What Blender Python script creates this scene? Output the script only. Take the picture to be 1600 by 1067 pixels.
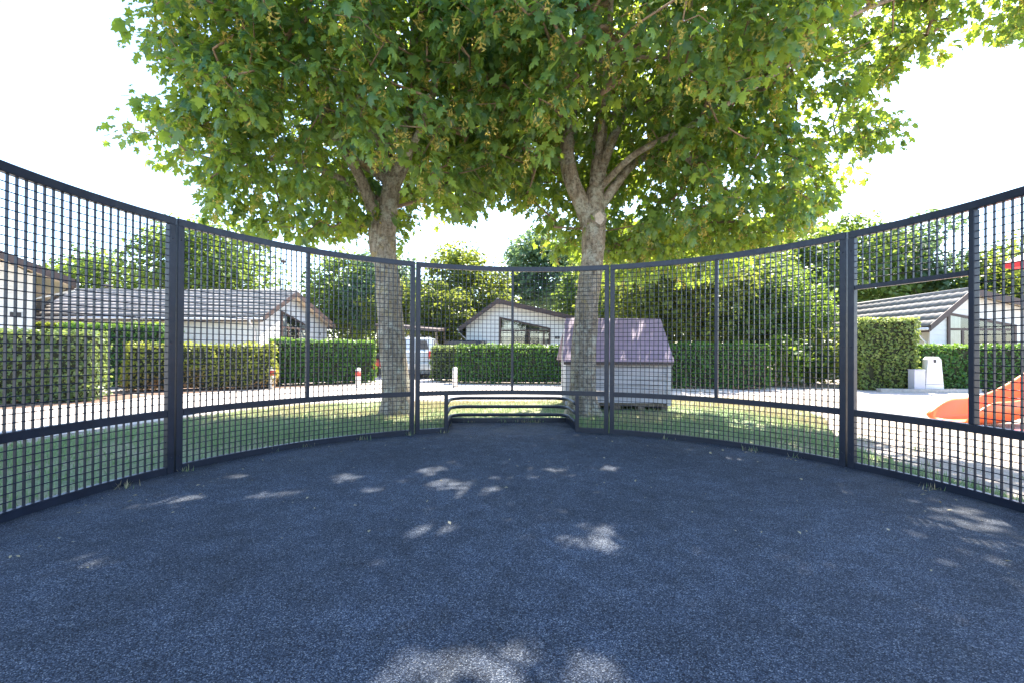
import bpy, bmesh, math, random
import numpy as np
from mathutils import Matrix, Vector, noise as mnoise

PI = math.pi
rng = np.random.default_rng(7)
random.seed(7)
for o in list(bpy.data.objects):
    bpy.data.objects.remove(o)
sc = bpy.context.scene
C = sc.collection

# ------------------------------------------------------------------ camera
cam_d = bpy.data.cameras.new('camera')
cam = bpy.data.objects.new('camera', cam_d)
C.objects.link(cam)
cam_d.sensor_width = 36
cam_d.lens = 15.955
cam_d.shift_y = 0.0071
cam_d.clip_start = 0.05
cam_d.clip_end = 2000
CAM = Vector((-0.171, -2.581, 0.978))
cam.matrix_world = (Matrix.Translation(CAM) @ Matrix.Rotation(-0.003, 4, 'Z')
                    @ Matrix.Rotation(PI / 2 + 0.0058, 4, 'X') @ Matrix.Rotation(0.0062, 4, 'Z'))
sc.camera = cam

# ------------------------------------------------------------------ sky, sun, exposure
SUN_EL, SUN_AZ = math.radians(54), math.radians(28)      # azimuth clockwise from +Y
w = bpy.data.worlds.new('World')
sc.world = w
w.use_nodes = True
nt = w.node_tree
nt.nodes.clear()
sky = nt.nodes.new('ShaderNodeTexSky')
sky.sky_type = 'NISHITA'
sky.sun_disc = False
sky.sun_elevation = SUN_EL
sky.sun_rotation = SUN_AZ
sky.air_density = 1.0
sky.dust_density = 0.7
sky.ozone_density = 2.0
bg = nt.nodes.new('ShaderNodeBackground')
bg.inputs['Strength'].default_value = 0.15
wo = nt.nodes.new('ShaderNodeOutputWorld')
nt.links.new(sky.outputs[0], bg.inputs['Color'])
nt.links.new(bg.outputs[0], wo.inputs['Surface'])
sun_d = bpy.data.lights.new('sun', 'SUN')
sun_d.energy = 5.0
sun_d.angle = math.radians(0.53)
sun_d.color = (1.0, 0.93, 0.82)
sun = bpy.data.objects.new('sun', sun_d)
C.objects.link(sun)
SD = Vector((math.sin(SUN_AZ) * math.cos(SUN_EL), math.cos(SUN_AZ) * math.cos(SUN_EL), math.sin(SUN_EL)))
sun.rotation_euler = (-SD).to_track_quat('-Z', 'Y').to_euler()
sun.location = SD * 50
sc.view_settings.view_transform = 'Standard'
sc.view_settings.look = 'None'
sc.view_settings.exposure = 2.25
sc.view_settings.gamma = 1.0
sc.view_settings.use_curve_mapping = False
sc.cycles.max_bounces = 10
sc.cycles.transparent_max_bounces = 12
sc.cycles.transmission_bounces = 6
sc.cycles.diffuse_bounces = 4

# ------------------------------------------------------------------ materials
MATS = {}
def new_mat(name):
    m = bpy.data.materials.new(name)
    m.use_nodes = True
    n = m.node_tree.nodes
    n.clear()
    out = n.new('ShaderNodeOutputMaterial')
    MATS[name] = m
    return m, n, m.node_tree.links, out
def prin(n, col=(.5, .5, .5), rough=.5, metal=0, spec=.5):
    p = n.new('ShaderNodeBsdfPrincipled')
    p.inputs['Base Color'].default_value = (*col, 1)
    p.inputs['Roughness'].default_value = rough
    p.inputs['Metallic'].default_value = metal
    p.inputs['Specular IOR Level'].default_value = spec
    return p
def coord(n, l, scale=(1, 1, 1), kind='Object'):
    t = n.new('ShaderNodeTexCoord')
    mp = n.new('ShaderNodeMapping')
    mp.inputs['Scale'].default_value = scale
    l.new(t.outputs[kind], mp.inputs['Vector'])
    return mp.outputs[0]
def noi(n, l, vec, scale, detail=4, rough=.6):
    t = n.new('ShaderNodeTexNoise')
    t.inputs['Scale'].default_value = scale
    t.inputs['Detail'].default_value = detail
    t.inputs['Roughness'].default_value = rough
    l.new(vec, t.inputs['Vector'])
    return t.outputs['Fac']
def ramp(n, l, fac, stops, interp='LINEAR'):
    r = n.new('ShaderNodeValToRGB')
    r.color_ramp.interpolation = interp
    while len(r.color_ramp.elements) < len(stops):
        r.color_ramp.elements.new(0.5)
    for e, (p, c) in zip(r.color_ramp.elements, stops):
        e.position = p
        e.color = (*c, 1) if not isinstance(c, (int, float)) else (c, c, c, 1)
    l.new(fac, r.inputs[0])
    return r.outputs[0]
def mix(n, l, fac, a, b, mode='MIX'):
    m = n.new('ShaderNodeMix')
    m.data_type = 'RGBA'
    m.blend_type = mode
    for sock, v in ((m.inputs[0], fac), (m.inputs[6], a), (m.inputs[7], b)):
        if isinstance(v, (int, float)):
            sock.default_value = v
        elif isinstance(v, tuple):
            sock.default_value = (*v, 1)
        else:
            l.new(v, sock)
    return m.outputs[2]
def bump(n, l, p, h, strength=.5, dist=.01):
    b = n.new('ShaderNodeBump')
    b.inputs['Strength'].default_value = strength
    b.inputs['Distance'].default_value = dist
    l.new(h, b.inputs['Height'])
    l.new(b.outputs[0], p.inputs['Normal'])

def simple(name, col, rough=.5, metal=0, var=.12, scale=6, bmp=0, spec=.5, dirt=None):
    m, n, l, out = new_mat(name)
    p = prin(n, col, rough, metal, spec)
    v = coord(n, l)
    f = noi(n, l, v, scale, 5)
    lo = tuple(c * (1 - var) for c in col)
    hi = tuple(min(1, c * (1 + var)) for c in col)
    c = ramp(n, l, f, [(.3, lo), (.7, hi)])
    if dirt:
        f2 = noi(n, l, v, scale * .37, 6, .7)
        c = mix(n, l, ramp(n, l, f2, [(.55, 0.), (.75, .8)]), c, dirt)
    l.new(c, p.inputs['Base Color'])
    r = ramp(n, l, f, [(.3, max(0, rough - .06)), (.7, min(1, rough + .08))])
    l.new(r, p.inputs['Roughness'])
    if bmp:
        bump(n, l, p, noi(n, l, v, scale * 6, 4), bmp, .01)
    l.new(p.outputs[0], out.inputs[0])
    return m

def leaf_mat(name, dark, light, trans, tfac=.45, rough=.42, zmix=None):
    """thin leaf: diffuse + gloss on top, light passing through; hue per leaf"""
    m, n, l, out = new_mat(name)
    g = n.new('ShaderNodeNewGeometry')
    oi = n.new('ShaderNodeObjectInfo')
    ad = n.new('ShaderNodeMath'); ad.operation = 'ADD'
    l.new(g.outputs['Random Per Island'], ad.inputs[0]); l.new(oi.outputs['Random'], ad.inputs[1])
    fr = n.new('ShaderNodeMath'); fr.operation = 'FRACT'
    l.new(ad.outputs[0], fr.inputs[0])
    c = ramp(n, l, fr.outputs[0], [(0, dark), (.75, tuple((a + b) / 2 for a, b in zip(dark, light))), (1, light)])
    t = mix(n, l, fr.outputs[0], tuple(x * .75 for x in trans), trans)
    if zmix:
        z0, z1, bc, bt = zmix
        v = coord(n, l)
        sx = n.new('ShaderNodeSeparateXYZ'); l.new(v, sx.inputs[0])
        mr = n.new('ShaderNodeMapRange')
        mr.inputs['From Min'].default_value = z0; mr.inputs['From Max'].default_value = z1
        nn = noi(n, l, v, 1.6, 3)
        s = n.new('ShaderNodeMath'); s.operation = 'MULTIPLY_ADD'
        s.inputs[1].default_value = 1.5; l.new(nn, s.inputs[0]); l.new(sx.outputs[2], s.inputs[2])
        l.new(s.outputs[0], mr.inputs['Value'])
        c = mix(n, l, mr.outputs[0], bc, c)
        t = mix(n, l, mr.outputs[0], bt, t)
    p = prin(n, dark, rough, 0, .4)
    l.new(c, p.inputs['Base Color'])
    tr = n.new('ShaderNodeBsdfTranslucent')
    l.new(t, tr.inputs['Color'])
    mx = n.new('ShaderNodeMixShader'); mx.inputs[0].default_value = tfac
    l.new(p.outputs[0], mx.inputs[1]); l.new(tr.outputs[0], mx.inputs[2])
    l.new(mx.outputs[0], out.inputs[0])
    return m

def mats():
    # painted steel of the cage
    m, n, l, out = new_mat('steel_paint')
    p = prin(n, (.01, .014, .026), .42, 0, .42)
    v = coord(n, l)
    f = noi(n, l, v, 9, 5)
    l.new(ramp(n, l, f, [(.3, (.008, .011, .022)), (.7, (.013, .019, .036))]), p.inputs['Base Color'])
    l.new(mix(n, l, ramp(n, l, noi(n, l, v, 38, 5, .75), [(.7, 0.), (.74, 1.)]), ramp(n, l, f, [(.3, (.008, .011, .022)), (.7, (.013, .019, .036))]), (.16, .15, .14)), p.inputs['Base Color'])
    l.new(ramp(n, l, noi(n, l, v, 30, 4), [(.3, .3), (.75, .5)]), p.inputs['Roughness'])
    l.new(p.outputs[0], out.inputs[0])
    # the same paint with chips worn off the top of the rail
    m, n, l, out = new_mat('steel_worn')
    p = prin(n, (.01, .014, .026), .4)
    v = coord(n, l)
    g = n.new('ShaderNodeNewGeometry')
    sx = n.new('ShaderNodeSeparateXYZ'); l.new(g.outputs['Normal'], sx.inputs[0])
    up = ramp(n, l, sx.outputs[2], [(.6, 0.), (.9, 1.)])
    ch = ramp(n, l, noi(n, l, v, 16, 6, .7), [(.5, 0.), (.56, 1.)])
    c = mix(n, l, mix(n, l, 1., up, ch, 'MULTIPLY'), (.01, .014, .026), (.45, .44, .43))
    l.new(c, p.inputs['Base Color'])
    l.new(p.outputs[0], out.inputs[0])
    # tarmac: bound aggregate
    m, n, l, out = new_mat('tarmac')
    p = prin(n, (.06, .06, .062), .82, 0, .35)
    v = coord(n, l)
    vo = n.new('ShaderNodeTexVoronoi'); vo.inputs['Scale'].default_value = 290
    l.new(v, vo.inputs['Vector'])
    sep = n.new('ShaderNodeSeparateColor'); l.new(vo.outputs['Color'], sep.inputs[0])
    st = ramp(n, l, sep.outputs[0], [(0, (.007, .011, .021)), (.3, (.018, .027, .047)), (.55, (.046, .063, .097)), (.85, (.11, .135, .18)), (.95, (.2, .225, .265)), (1, (.36, .38, .4))])
    big = ramp(n, l, noi(n, l, v, .9, 5, .65), [(.3, .72), (.7, 1.25)])
    c = mix(n, l, 1., st, big, 'MULTIPLY')
    mid = ramp(n, l, noi(n, l, v, 7, 5, .7), [(.35, .72), (.7, 1.2)])
    c = mix(n, l, 1., c, mid, 'MULTIPLY')
    # pale dust blown against the foot of the fence (grows with the radius)
    gr = n.new('ShaderNodeVectorMath'); gr.operation = 'LENGTH'; l.new(v, gr.inputs[0])
    du = ramp(n, l, gr.outputs['Value'], [(0, 0.), (1, 1.)])
    mr = n.new('ShaderNodeMapRange'); mr.inputs['From Min'].default_value = 2.2; mr.inputs['From Max'].default_value = 3.1
    l.new(gr.outputs['Value'], mr.inputs['Value'])
    df = n.new('ShaderNodeMath'); df.operation = 'MULTIPLY'
    l.new(mr.outputs[0], df.inputs[0])
    l.new(ramp(n, l, noi(n, l, v, 2.3, 6, .7), [(.42, 0.), (.7, .55)]), df.inputs[1])
    c = mix(n, l, df.outputs[0], c, (.17, .155, .14))
    l.new(c, p.inputs['Base Color'])
    hh = ramp(n, l, vo.outputs['Distance'], [(0, 1.), (.8, 0.)])
    bump(n, l, p, hh, .9, .006)
    l.new(p.outputs[0], out.inputs[0])
    # sandy ground
    m, n, l, out = new_mat('sand')
    p = prin(n, (.4, .35, .29), .95, 0, .1)
    v = coord(n, l)
    a = ramp(n, l, noi(n, l, v, .7, 8, .65), [(.3, (.34, .29, .24)), (.55, (.5, .43, .36)), (.75, (.6, .54, .47))])
    s = ramp(n, l, noi(n, l, v, 30, 6, .8), [(.35, .6), (.65, 1.2)])
    c = mix(n, l, 1., a, s, 'MULTIPLY')
    c = mix(n, l, ramp(n, l, noi(n, l, v, 1.7, 7, .75), [(.58, 0.), (.72, .8)]), c, (.12, .13, .05))
    l.new(c, p.inputs['Base Color'])
    bump(n, l, p, noi(n, l, v, 25, 6, .7), .8, .03)
    l.new(p.outputs[0], out.inputs[0])
    # lawn soil under the blades
    m, n, l, out = new_mat('lawn')
    p = prin(n, (.15, .15, .06), .95, 0, .1)
    v = coord(n, l)
    a = ramp(n, l, noi(n, l, v, .8, 7, .65), [(.35, (.24, .31, .17)), (.5, (.33, .35, .2)), (.62, (.45, .4, .27))])
    s = ramp(n, l, noi(n, l, v, 45, 5, .8), [(.3, .55), (.7, 1.3)])
    l.new(mix(n, l, 1., a, s, 'MULTIPLY'), p.inputs['Base Color'])
    bump(n, l, p, noi(n, l, v, 60, 5, .8), 1, .02)
    l.new(p.outputs[0], out.inputs[0])
    # road: pale fine gravel on concrete
    m, n, l, out = new_mat('road')
    p = prin(n, (.45, .42, .4), .9, 0, .2)
    v = coord(n, l)
    a = ramp(n, l, noi(n, l, v, .5, 8, .65), [(.3, (.46, .4, .36)), (.7, (.63, .56, .5))])
    s = ramp(n, l, noi(n, l, v, 60, 5, .8), [(.3, .75), (.7, 1.15)])
    l.new(mix(n, l, 1., a, s, 'MULTIPLY'), p.inputs['Base Color'])
    bump(n, l, p, noi(n, l, v, 70, 4, .7), .4, .01)
    l.new(p.outputs[0], out.inputs[0])
    # bark with lichen
    m, n, l, out = new_mat('bark')
    p = prin(n, (.2, .17, .13), .9, 0, .15)
    v = coord(n, l)
    vs = coord(n, l, (1, 1, .25))
    a = ramp(n, l, noi(n, l, vs, 16, 8, .7), [(.28, (.09, .075, .06)), (.48, (.26, .22, .17)), (.7, (.42, .38, .32))])
    li = ramp(n, l, noi(n, l, v, 5, 7, .75), [(.5, 0.), (.6, .75)])
    c = mix(n, l, li, a, (.43, .44, .38))
    ye = ramp(n, l, noi(n, l, v, 3.1, 6, .75), [(.56, 0.), (.66, .65)])
    c = mix(n, l, ye, c, (.34, .26, .1))
    dk = ramp(n, l, noi(n, l, v, 22, 6, .8), [(.36, .35), (.52, 1.)])
    c = mix(n, l, 1., c, dk, 'MULTIPLY')
    l.new(c, p.inputs['Base Color'])
    hh = mix(n, l, .5, noi(n, l, vs, 18, 8, .75), noi(n, l, v, 30, 5, .7))
    bump(n, l, p, hh, 1, .035)
    l.new(p.outputs[0], out.inputs[0])
    simple('twig', (.2, .14, .09), .85, var=.3, scale=12)
    simple('heartwood', (.5, .43, .37), .8, var=.25, scale=30, bmp=.4)
    leaf_mat('maple_leaf', (.026, .1, .06), (.085, .19, .06), (.46, .6, .05), .43, .3)
    leaf_mat('seed', (.3, .27, .07), (.48, .38, .1), (.65, .55, .12), .45, .6)
    leaf_mat('leaf_mid', (.05, .11, .03), (.12, .19, .045), (.34, .45, .06), .42, .5)
    leaf_mat('leaf_blue', (.045, .1, .06), (.1, .17, .09), (.26, .38, .13), .4, .5)
    leaf_mat('leaf_yellow', (.06, .1, .02), (.14, .18, .035), (.36, .42, .05), .45, .5)
    leaf_mat('leaf_dark', (.06, .1, .025), (.13, .17, .04), (.4, .46, .06), .46, .5)
    leaf_mat('leaf_lime', (.06, .13, .02), (.12, .21, .035), (.33, .47, .05), .45, .5)
    leaf_mat('hedge_green', (.03, .11, .02), (.085, .19, .04), (.26, .42, .04), .38, .42)
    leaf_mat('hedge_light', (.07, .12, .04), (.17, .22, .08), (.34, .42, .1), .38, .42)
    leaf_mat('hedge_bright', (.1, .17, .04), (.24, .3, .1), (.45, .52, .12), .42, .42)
    leaf_mat('hedge_brown', (.13, .17, .03), (.26, .3, .05), (.5, .52, .07), .4, .5,
             (.86, 1.25, (.27, .15, .07), (.5, .27, .09)))
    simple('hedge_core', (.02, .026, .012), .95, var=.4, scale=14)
    simple('mulch', (.16, .1, .07), .95, var=.45, scale=25, bmp=.8)
    simple('siding', (.72, .72, .7), .55, var=.05, scale=3, dirt=(.6, .58, .53))
    simple('trim_brown', (.075, .05, .045), .5, var=.2, scale=8)
    simple('roof_tile', (.26, .235, .21), .75, var=.25, scale=9, bmp=.4, dirt=(.17, .16, .14))
    simple('soffit', (.6, .5, .38), .6, var=.08)
    simple('dark_inside', (.03, .03, .032), .8)
    simple('curtain', (.62, .62, .6), .9, var=.1)
    m, n, l, out = new_mat('glass')
    fr = n.new('ShaderNodeFresnel'); fr.inputs[0].default_value = 1.5
    tp = n.new('ShaderNodeBsdfTransparent'); gl = n.new('ShaderNodeBsdfGlossy')
    gl.inputs['Roughness'].default_value = .03
    tp.inputs['Color'].default_value = (.9, .93, .92, 1)
    ma = n.new('ShaderNodeMath'); ma.operation = 'ADD'; ma.inputs[1].default_value = .12
    l.new(fr.outputs[0], ma.inputs[0])
    mx = n.new('ShaderNodeMixShader')
    l.new(ma.outputs[0], mx.inputs[0]); l.new(tp.outputs[0], mx.inputs[1]); l.new(gl.outputs[0], mx.inputs[2])
    l.new(mx.outputs[0], out.inputs[0])
    simple('playhouse_board', (.42, .4, .42), .8, var=.2, scale=4, bmp=.3, dirt=(.26, .25, .22))
    simple('playhouse_roof', (.34, .25, .34), .6, var=.1, scale=5, dirt=(.42, .32, .4))
    simple('pallet_wood', (.16, .13, .1), .9, var=.3)
    simple('bollard_white', (.75, .73, .7), .6, var=.08, dirt=(.5, .46, .4))
    simple('bollard_red', (.5, .06, .04), .55, var=.15)
    simple('slide_orange', (.9, .2, .045), .38, var=.06, scale=3)
    simple('slide_red', (.62, .035, .04), .5, var=.1)
    simple('cabinet_white', (.74, .73, .74), .45, var=.05)
    simple('cabinet_grey', (.5, .5, .56), .5, var=.06)
    simple('concrete', (.38, .37, .35), .85, var=.2, scale=12, bmp=.3)
    simple('car_white', (.42, .46, .5), .2, 0, var=.02)
    simple('car_dark', (.05, .055, .065), .25, .3, var=.05)
    simple('tyre', (.02, .02, .02), .85)
    simple('alloy', (.45, .45, .46), .35, .8)
    simple('tail_red', (.55, .02, .02), .25)
    simple('plate_black', (.03, .03, .035), .5)
    simple('wood_post', (.2, .15, .1), .85, var=.25)
    simple('render_white', (.75, .74, .72), .8, var=.05)
    simple('brick_orange', (.45, .2, .12), .85, var=.25, scale=14)
    leaf_mat('grass', (.16, .27, .12), (.3, .38, .18), (.28, .4, .14), .3, .7)
    leaf_mat('grass_dry', (.4, .34, .2), (.56, .48, .31), (.4, .33, .16), .3, .7)
mats()
M = MATS

# ------------------------------------------------------------------ helpers
def link(o, parent=None):
    C.objects.link(o)
    if parent is not None:
        o.parent = parent
    return o
def tag(o, label=None, cat=None, group=None, kind=None):
    if label: o['label'] = label
    if cat: o['category'] = cat
    if group: o['group'] = group
    if kind: o['kind'] = kind
    return o
def empty(name, loc=(0, 0, 0), rz=0, label=None, cat=None, group=None):
    o = bpy.data.objects.new(name, None)
    o.empty_display_size = .2
    C.objects.link(o)
    o.location = loc
    o.rotation_euler = (0, 0, rz)
    return tag(o, label, cat, group)
def mesh(name, V, F, mat, smooth=False):
    me = bpy.data.meshes.new(name)
    me.from_pydata([tuple(v) for v in V], [], F)
    if smooth:
        me.polygons.foreach_set('use_smooth', [True] * len(F))
    me.materials.append(M[mat] if isinstance(mat, str) else mat)
    me.update()
    return me
def obj(name, me, parent=None, loc=None, rz=None):
    o = bpy.data.objects.new(name, me)
    link(o, parent)
    if loc is not None: o.location = loc
    if rz is not None: o.rotation_euler = (0, 0, rz)
    return o
def tri_mesh(name, V, F, mat, smooth=False):
    """fast mesh from an (n,3) array and an (m,3) triangle array"""
    V = np.asarray(V, np.float32); F = np.asarray(F, np.int32)
    me = bpy.data.meshes.new(name)
    me.vertices.add(len(V)); me.vertices.foreach_set('co', V.ravel())
    me.loops.add(F.size); me.loops.foreach_set('vertex_index', F.ravel())
    me.polygons.add(len(F))
    me.polygons.foreach_set('loop_start', np.arange(0, F.size, 3, dtype=np.int32))
    me.polygons.foreach_set('loop_total', np.full(len(F), 3, np.int32))
    if smooth:
        me.polygons.foreach_set('use_smooth', np.ones(len(F), bool))
    me.materials.append(M[mat])
    me.update(calc_edges=True)
    return me
class MB:
    def __init__(s): s.v = []; s.f = []
    def add(s, V, F):
        b = len(s.v); s.v += [tuple(v) for v in V]; s.f += [tuple(i + b for i in f) for f in F]; return s
    def box(s, x0, x1, y0, y1, z0, z1, bev=0):
        V = [(x, y, z) for z in (z0, z1) for x, y in ((x0, y0), (x1, y0), (x1, y1), (x0, y1))]
        F = [(0, 3, 2, 1), (4, 5, 6, 7), (0, 1, 5, 4), (1, 2, 6, 5), (2, 3, 7, 6), (3, 0, 4, 7)]
        return s.add(V, F)
    def prism(s, poly, y0, y1):
        """polygon in x,z (counter clockwise seen from -y) swept from y0 to y1"""
        n = len(poly)
        V = [(x, y0, z) for x, z in poly] + [(x, y1, z) for x, z in poly]
        F = [tuple(range(n)), tuple(range(2 * n - 1, n - 1, -1))]
        F += [((i + 1) % n, i, n + i, n + (i + 1) % n) for i in range(n)]
        return s.add(V, F)
    def tube(s, pts, rad, sides=8, caps=True):
        V, F = tube_geo(pts, rad, sides, caps); return s.add(V, F)
    def mesh(s, name, mat, smooth=False, bevel=0):
        me = mesh(name, s.v, s.f, mat, smooth)
        if bevel:
            bm = bmesh.new(); bm.from_mesh(me)
            bmesh.ops.recalc_face_normals(bm, faces=bm.faces)
            bmesh.ops.bevel(bm, geom=list(bm.edges), offset=bevel, segments=2, affect='EDGES', profile=.6, clamp_overlap=True)
            bm.to_mesh(me); bm.free()
        else:
            bm = bmesh.new(); bm.from_mesh(me)
            bmesh.ops.recalc_face_normals(bm, faces=bm.faces)
            bm.to_mesh(me); bm.free()
        return me
    def build(s, name, mat, parent=None, smooth=False, bevel=0, loc=None, rz=None):
        return obj(name, s.mesh(name, mat, smooth, bevel), parent, loc, rz)
def tube_geo(pts, rad, sides=8, caps=True, wob=0):
    pts = [Vector(p) for p in pts]
    n = len(pts)
    V = []; F = []
    t0 = (pts[1] - pts[0]).normalized()
    up = Vector((1, 0, 0)) if abs(t0.x) < .9 else Vector((0, 1, 0))
    u = (up - t0 * up.dot(t0)).normalized()
    for i, p in enumerate(pts):
        t = ((pts[min(i + 1, n - 1)] - pts[max(i - 1, 0)])).normalized()
        u = (u - t * u.dot(t)).normalized()
        v = t.cross(u)
        r = rad[i] if hasattr(rad, '__len__') else rad
        for k in range(sides):
            a = 2 * PI * k / sides
            rr = r
            if wob:
                q = p + (u * math.cos(a) + v * math.sin(a)) * r
                rr = r * (1 + wob * (mnoise.noise(q * 2.2) + .5 * mnoise.noise(q * 6.)))
            V.append(p + (u * math.cos(a) + v * math.sin(a)) * rr)
    for i in range(n - 1):
        for k in range(sides):
            a, b = i * sides + k, i * sides + (k + 1) % sides
            F.append((a, b, b + sides, a + sides))
    if caps:
        F.append(tuple(range(sides - 1, -1, -1)))
        F.append(tuple((n - 1) * sides + k for k in range(sides)))
    return V, F
def spline(pts, k=6):
    """Catmull-Rom through points (and radii) for smooth limbs"""
    P = [np.array(p, float) for p in pts]
    P = [2 * P[0] - P[1]] + P + [2 * P[-1] - P[-2]]
    out = []
    for i in range(1, len(P) - 2):
        a, b, c, d = P[i - 1:i + 3]
        for j in range(k):
            t = j / k
            out.append(.5 * (2 * b + (c - a) * t + (2 * a - 5 * b + 4 * c - d) * t * t + (3 * b - a - 3 * c + d) * t ** 3))
    out.append(P[-2])
    return np.array(out)
def rots(N, nrm, spread, r):
    """N random frames whose z axis scatters about nrm (N,3); x,y random"""
    z = nrm + r.normal(0, spread, (N, 3))
    z /= np.linalg.norm(z, axis=1, keepdims=True) + 1e-9
    a = r.normal(size=(N, 3))
    x = a - z * (a * z).sum(1, keepdims=True)
    x /= np.linalg.norm(x, axis=1, keepdims=True) + 1e-9
    y = np.cross(z, x)
    return np.stack([x, y, z], 2)
def scatter(P, R, S, LV, LF):
    """leaf copies: (N,nv,3) verts and faces"""
    N = len(P); nv = len(LV)
    V = np.einsum('nij,kj->nki', R, LV) * S[:, None, None] + P[:, None, :]
    F = LF[None] + (np.arange(N) * nv)[:, None, None]
    return V.reshape(-1, 3), F.reshape(-1, 3)
# a small pointed leaf, folded a little along the rib
SL_V = np.array([(0, -.5, 0), (.3, -.05, .09), (0, .5, -.05), (-.3, -.05, .09)], float)
SL_F = np.array([(0, 1, 2), (0, 2, 3)])
# palmate maple leaf, stem at the origin, tip along +y
half = [(.10, -.03), (.30, -.10), (.40, .04), (.27, .17), (.47, .27), (.60, .52), (.37, .50), (.24, .53), (.27, .76), (.13, .80)]
outl = [(0, 0)] + half + [(0, 1.02)] + [(-x, y) for x, y in reversed(half)]
ML_V = np.array([(0, .36, 0)] + [(x, y, 0) for x, y in outl], float)
ML_V[:, 2] = -.28 * np.abs(ML_V[:, 0]) - .22 * np.maximum(0, ML_V[:, 1] - .3) ** 2 * 2
ML_V[:, 1] -= .0
ML_F = np.array([(0, i, i + 1 if i < len(outl) else 1) for i in range(1, len(outl) + 1)])

# ------------------------------------------------------------------ setting: ground, lawn, road, court
def sheet(name, poly, z, mat, kind='structure'):
    V = [(x, y, z) for x, y in poly]
    me = mesh(name, V, [tuple(range(len(poly)))], mat)
    bm = bmesh.new(); bm.from_mesh(me)
    bmesh.ops.triangulate(bm, faces=bm.faces)
    bmesh.ops.recalc_face_normals(bm, faces=bm.faces)
    for f in bm.faces:
        if f.normal.z < 0: f.normal_flip()
    bm.to_mesh(me); bm.free()
    return tag(obj(name, me), kind=kind)
sheet('ground', [(-600, -600), (600, -600), (600, 600), (-600, 600)], -.006, 'sand')
def smooth2(pts, k=6): return [tuple(p) for p in spline([(a, b, 0) for a, b in pts], k)[:, :2]]
near = smooth2([(-6.2, -4), (-5.7, 0), (-5.4, 2.1), (-5.0, 3.6), (-4.4, 5.4), (-3.0, 6.2), (-.1, 6.55), (2.5, 7.0), (4.4, 7.7), (6.5, 7.9), (9, 7.6), (14, 6.5)])
far = smooth2([(18, 9.0), (12, 9.1), (9, 10.2), (6, 10.1), (3, 10.5), (0, 10.9), (-3, 11.3), (-4.6, 10.6), (-6.4, 8.8), (-7.7, 7.0), (-8.1, 5.4), (-8.9, 4.2), (-10, 2), (-11, -4)])
sheet('road', near + far, .0, 'road')
sheet('parking_apron', [(-4.7, 10.9), (-2.4, 11.25), (-2.4, 18), (-7, 18), (-5.5, 12.5)], .004, 'road')
lawn_in = [(-5.9, -4)] + smooth2([(-5.45, 0), (-5.15, 2.1), (-4.8, 3.5), (-4.2, 5.1), (-2.9, 5.95), (-.1, 6.3), (2.4, 6.7), (4.2, 7.3), (4.9, 6.2), (4.6, 4.4), (3.9, 3.2), (3.45, 2.2), (3.3, 1), (3.2, -4)])
sheet('lawn', lawn_in, .006, 'lawn')
sheet('planting_bed', [(-9.6, 4.4), (-8.3, 4.75), (-7.6, 5.9), (-7.75, 7.0), (-8.9, 7.4), (-9.6, 6)], .008, 'mulch')
sheet('planting_strip', [(-9.4, 7.6), (-7.7, 7.3), (-6.3, 9.1), (-4.8, 11.2), (-5.0, 12.2), (-6.8, 10.2), (-9.4, 8.8)], .004, 'mulch')

RC = 3.0
ROT = math.radians(-2.873)
NICHE = .72
def court():
    a0 = math.asin(.78 / 3.0)
    P = []
    for i in range(97):
        a = a0 + (2 * PI - 2 * a0) * i / 96
        P.append((3.03 * math.sin(a), 3.03 * math.cos(a)))
    P += [(-.78, 3.0 + NICHE), (.78, 3.0 + NICHE)]
    c, s = math.cos(-ROT), math.sin(-ROT)
    P = [(c * x - s * y, s * x + c * y) for x, y in P]
    sheet('court', P, .012, 'tarmac')
court()

# ------------------------------------------------------------------ cage fence
H = 2.0
ZM0, ZM1 = .44, .495           # mid rail
ZT = 1.942                     # underside of the top rail
ZB = .055                      # top of the bottom rail
HALF = math.radians(22.5)
GAPA = .008 / RC
PW = .050                      # end post width
def arc(a0, a1, z0, z1, th, n=16, r=RC):
    """curved rail, local frame: origin on the arc's middle, +y outwards"""
    V = []; F = []
    for i in range(n + 1):
        a = a0 + (a1 - a0) * i / n
        for rr, z in ((r - th / 2, z0), (r + th / 2, z0), (r + th / 2, z1), (r - th / 2, z1)):
            V.append((rr * math.sin(a), rr * math.cos(a) - RC, z))
    for i in range(n):
        for k in range(4):
            a, b = i * 4 + k, i * 4 + (k + 1) % 4
            F.append((a, b, b + 4, a + 4))
    F += [(3, 2, 1, 0), tuple(n * 4 + k for k in range(4))]
    return V, F
def rail(name, a0, a1, z0, z1, th, parent, mat='steel_paint', n=16):
    m = MB(); m.add(*arc(a0, a1, z0, z1, th, n))
    me = m.mesh(name, mat, bevel=0)
    bm = bmesh.new(); bm.from_mesh(me)
    ed = [e for e in bm.edges if len(e.link_faces) == 2 and e.calc_face_angle(0) > .6]
    bmesh.ops.bevel(bm, geom=ed, offset=.004, segments=2, affect='EDGES', clamp_overlap=True)
    bm.to_mesh(me); bm.free()
    return obj(name, me, parent)
def on_arc(o, a, r=RC):
    o.location = (r * math.sin(a), r * math.cos(a) - RC, o.location.z)
    o.rotation_euler = (0, 0, -a)
    return o
_share = {}
def shared(key, fn):
    if key not in _share: _share[key] = fn()
    return _share[key]
def post(name, a, z0, z1, wd, dp, parent, mat='steel_paint'):
    me = shared((name, round(z0, 3), round(z1, 3), wd, dp, mat), lambda: MB().box(-wd / 2, wd / 2, -dp / 2, dp / 2, z0, z1).mesh(name, mat, bevel=.004))
    o = obj(name, me, parent); on_arc(o, a); return o
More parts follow.
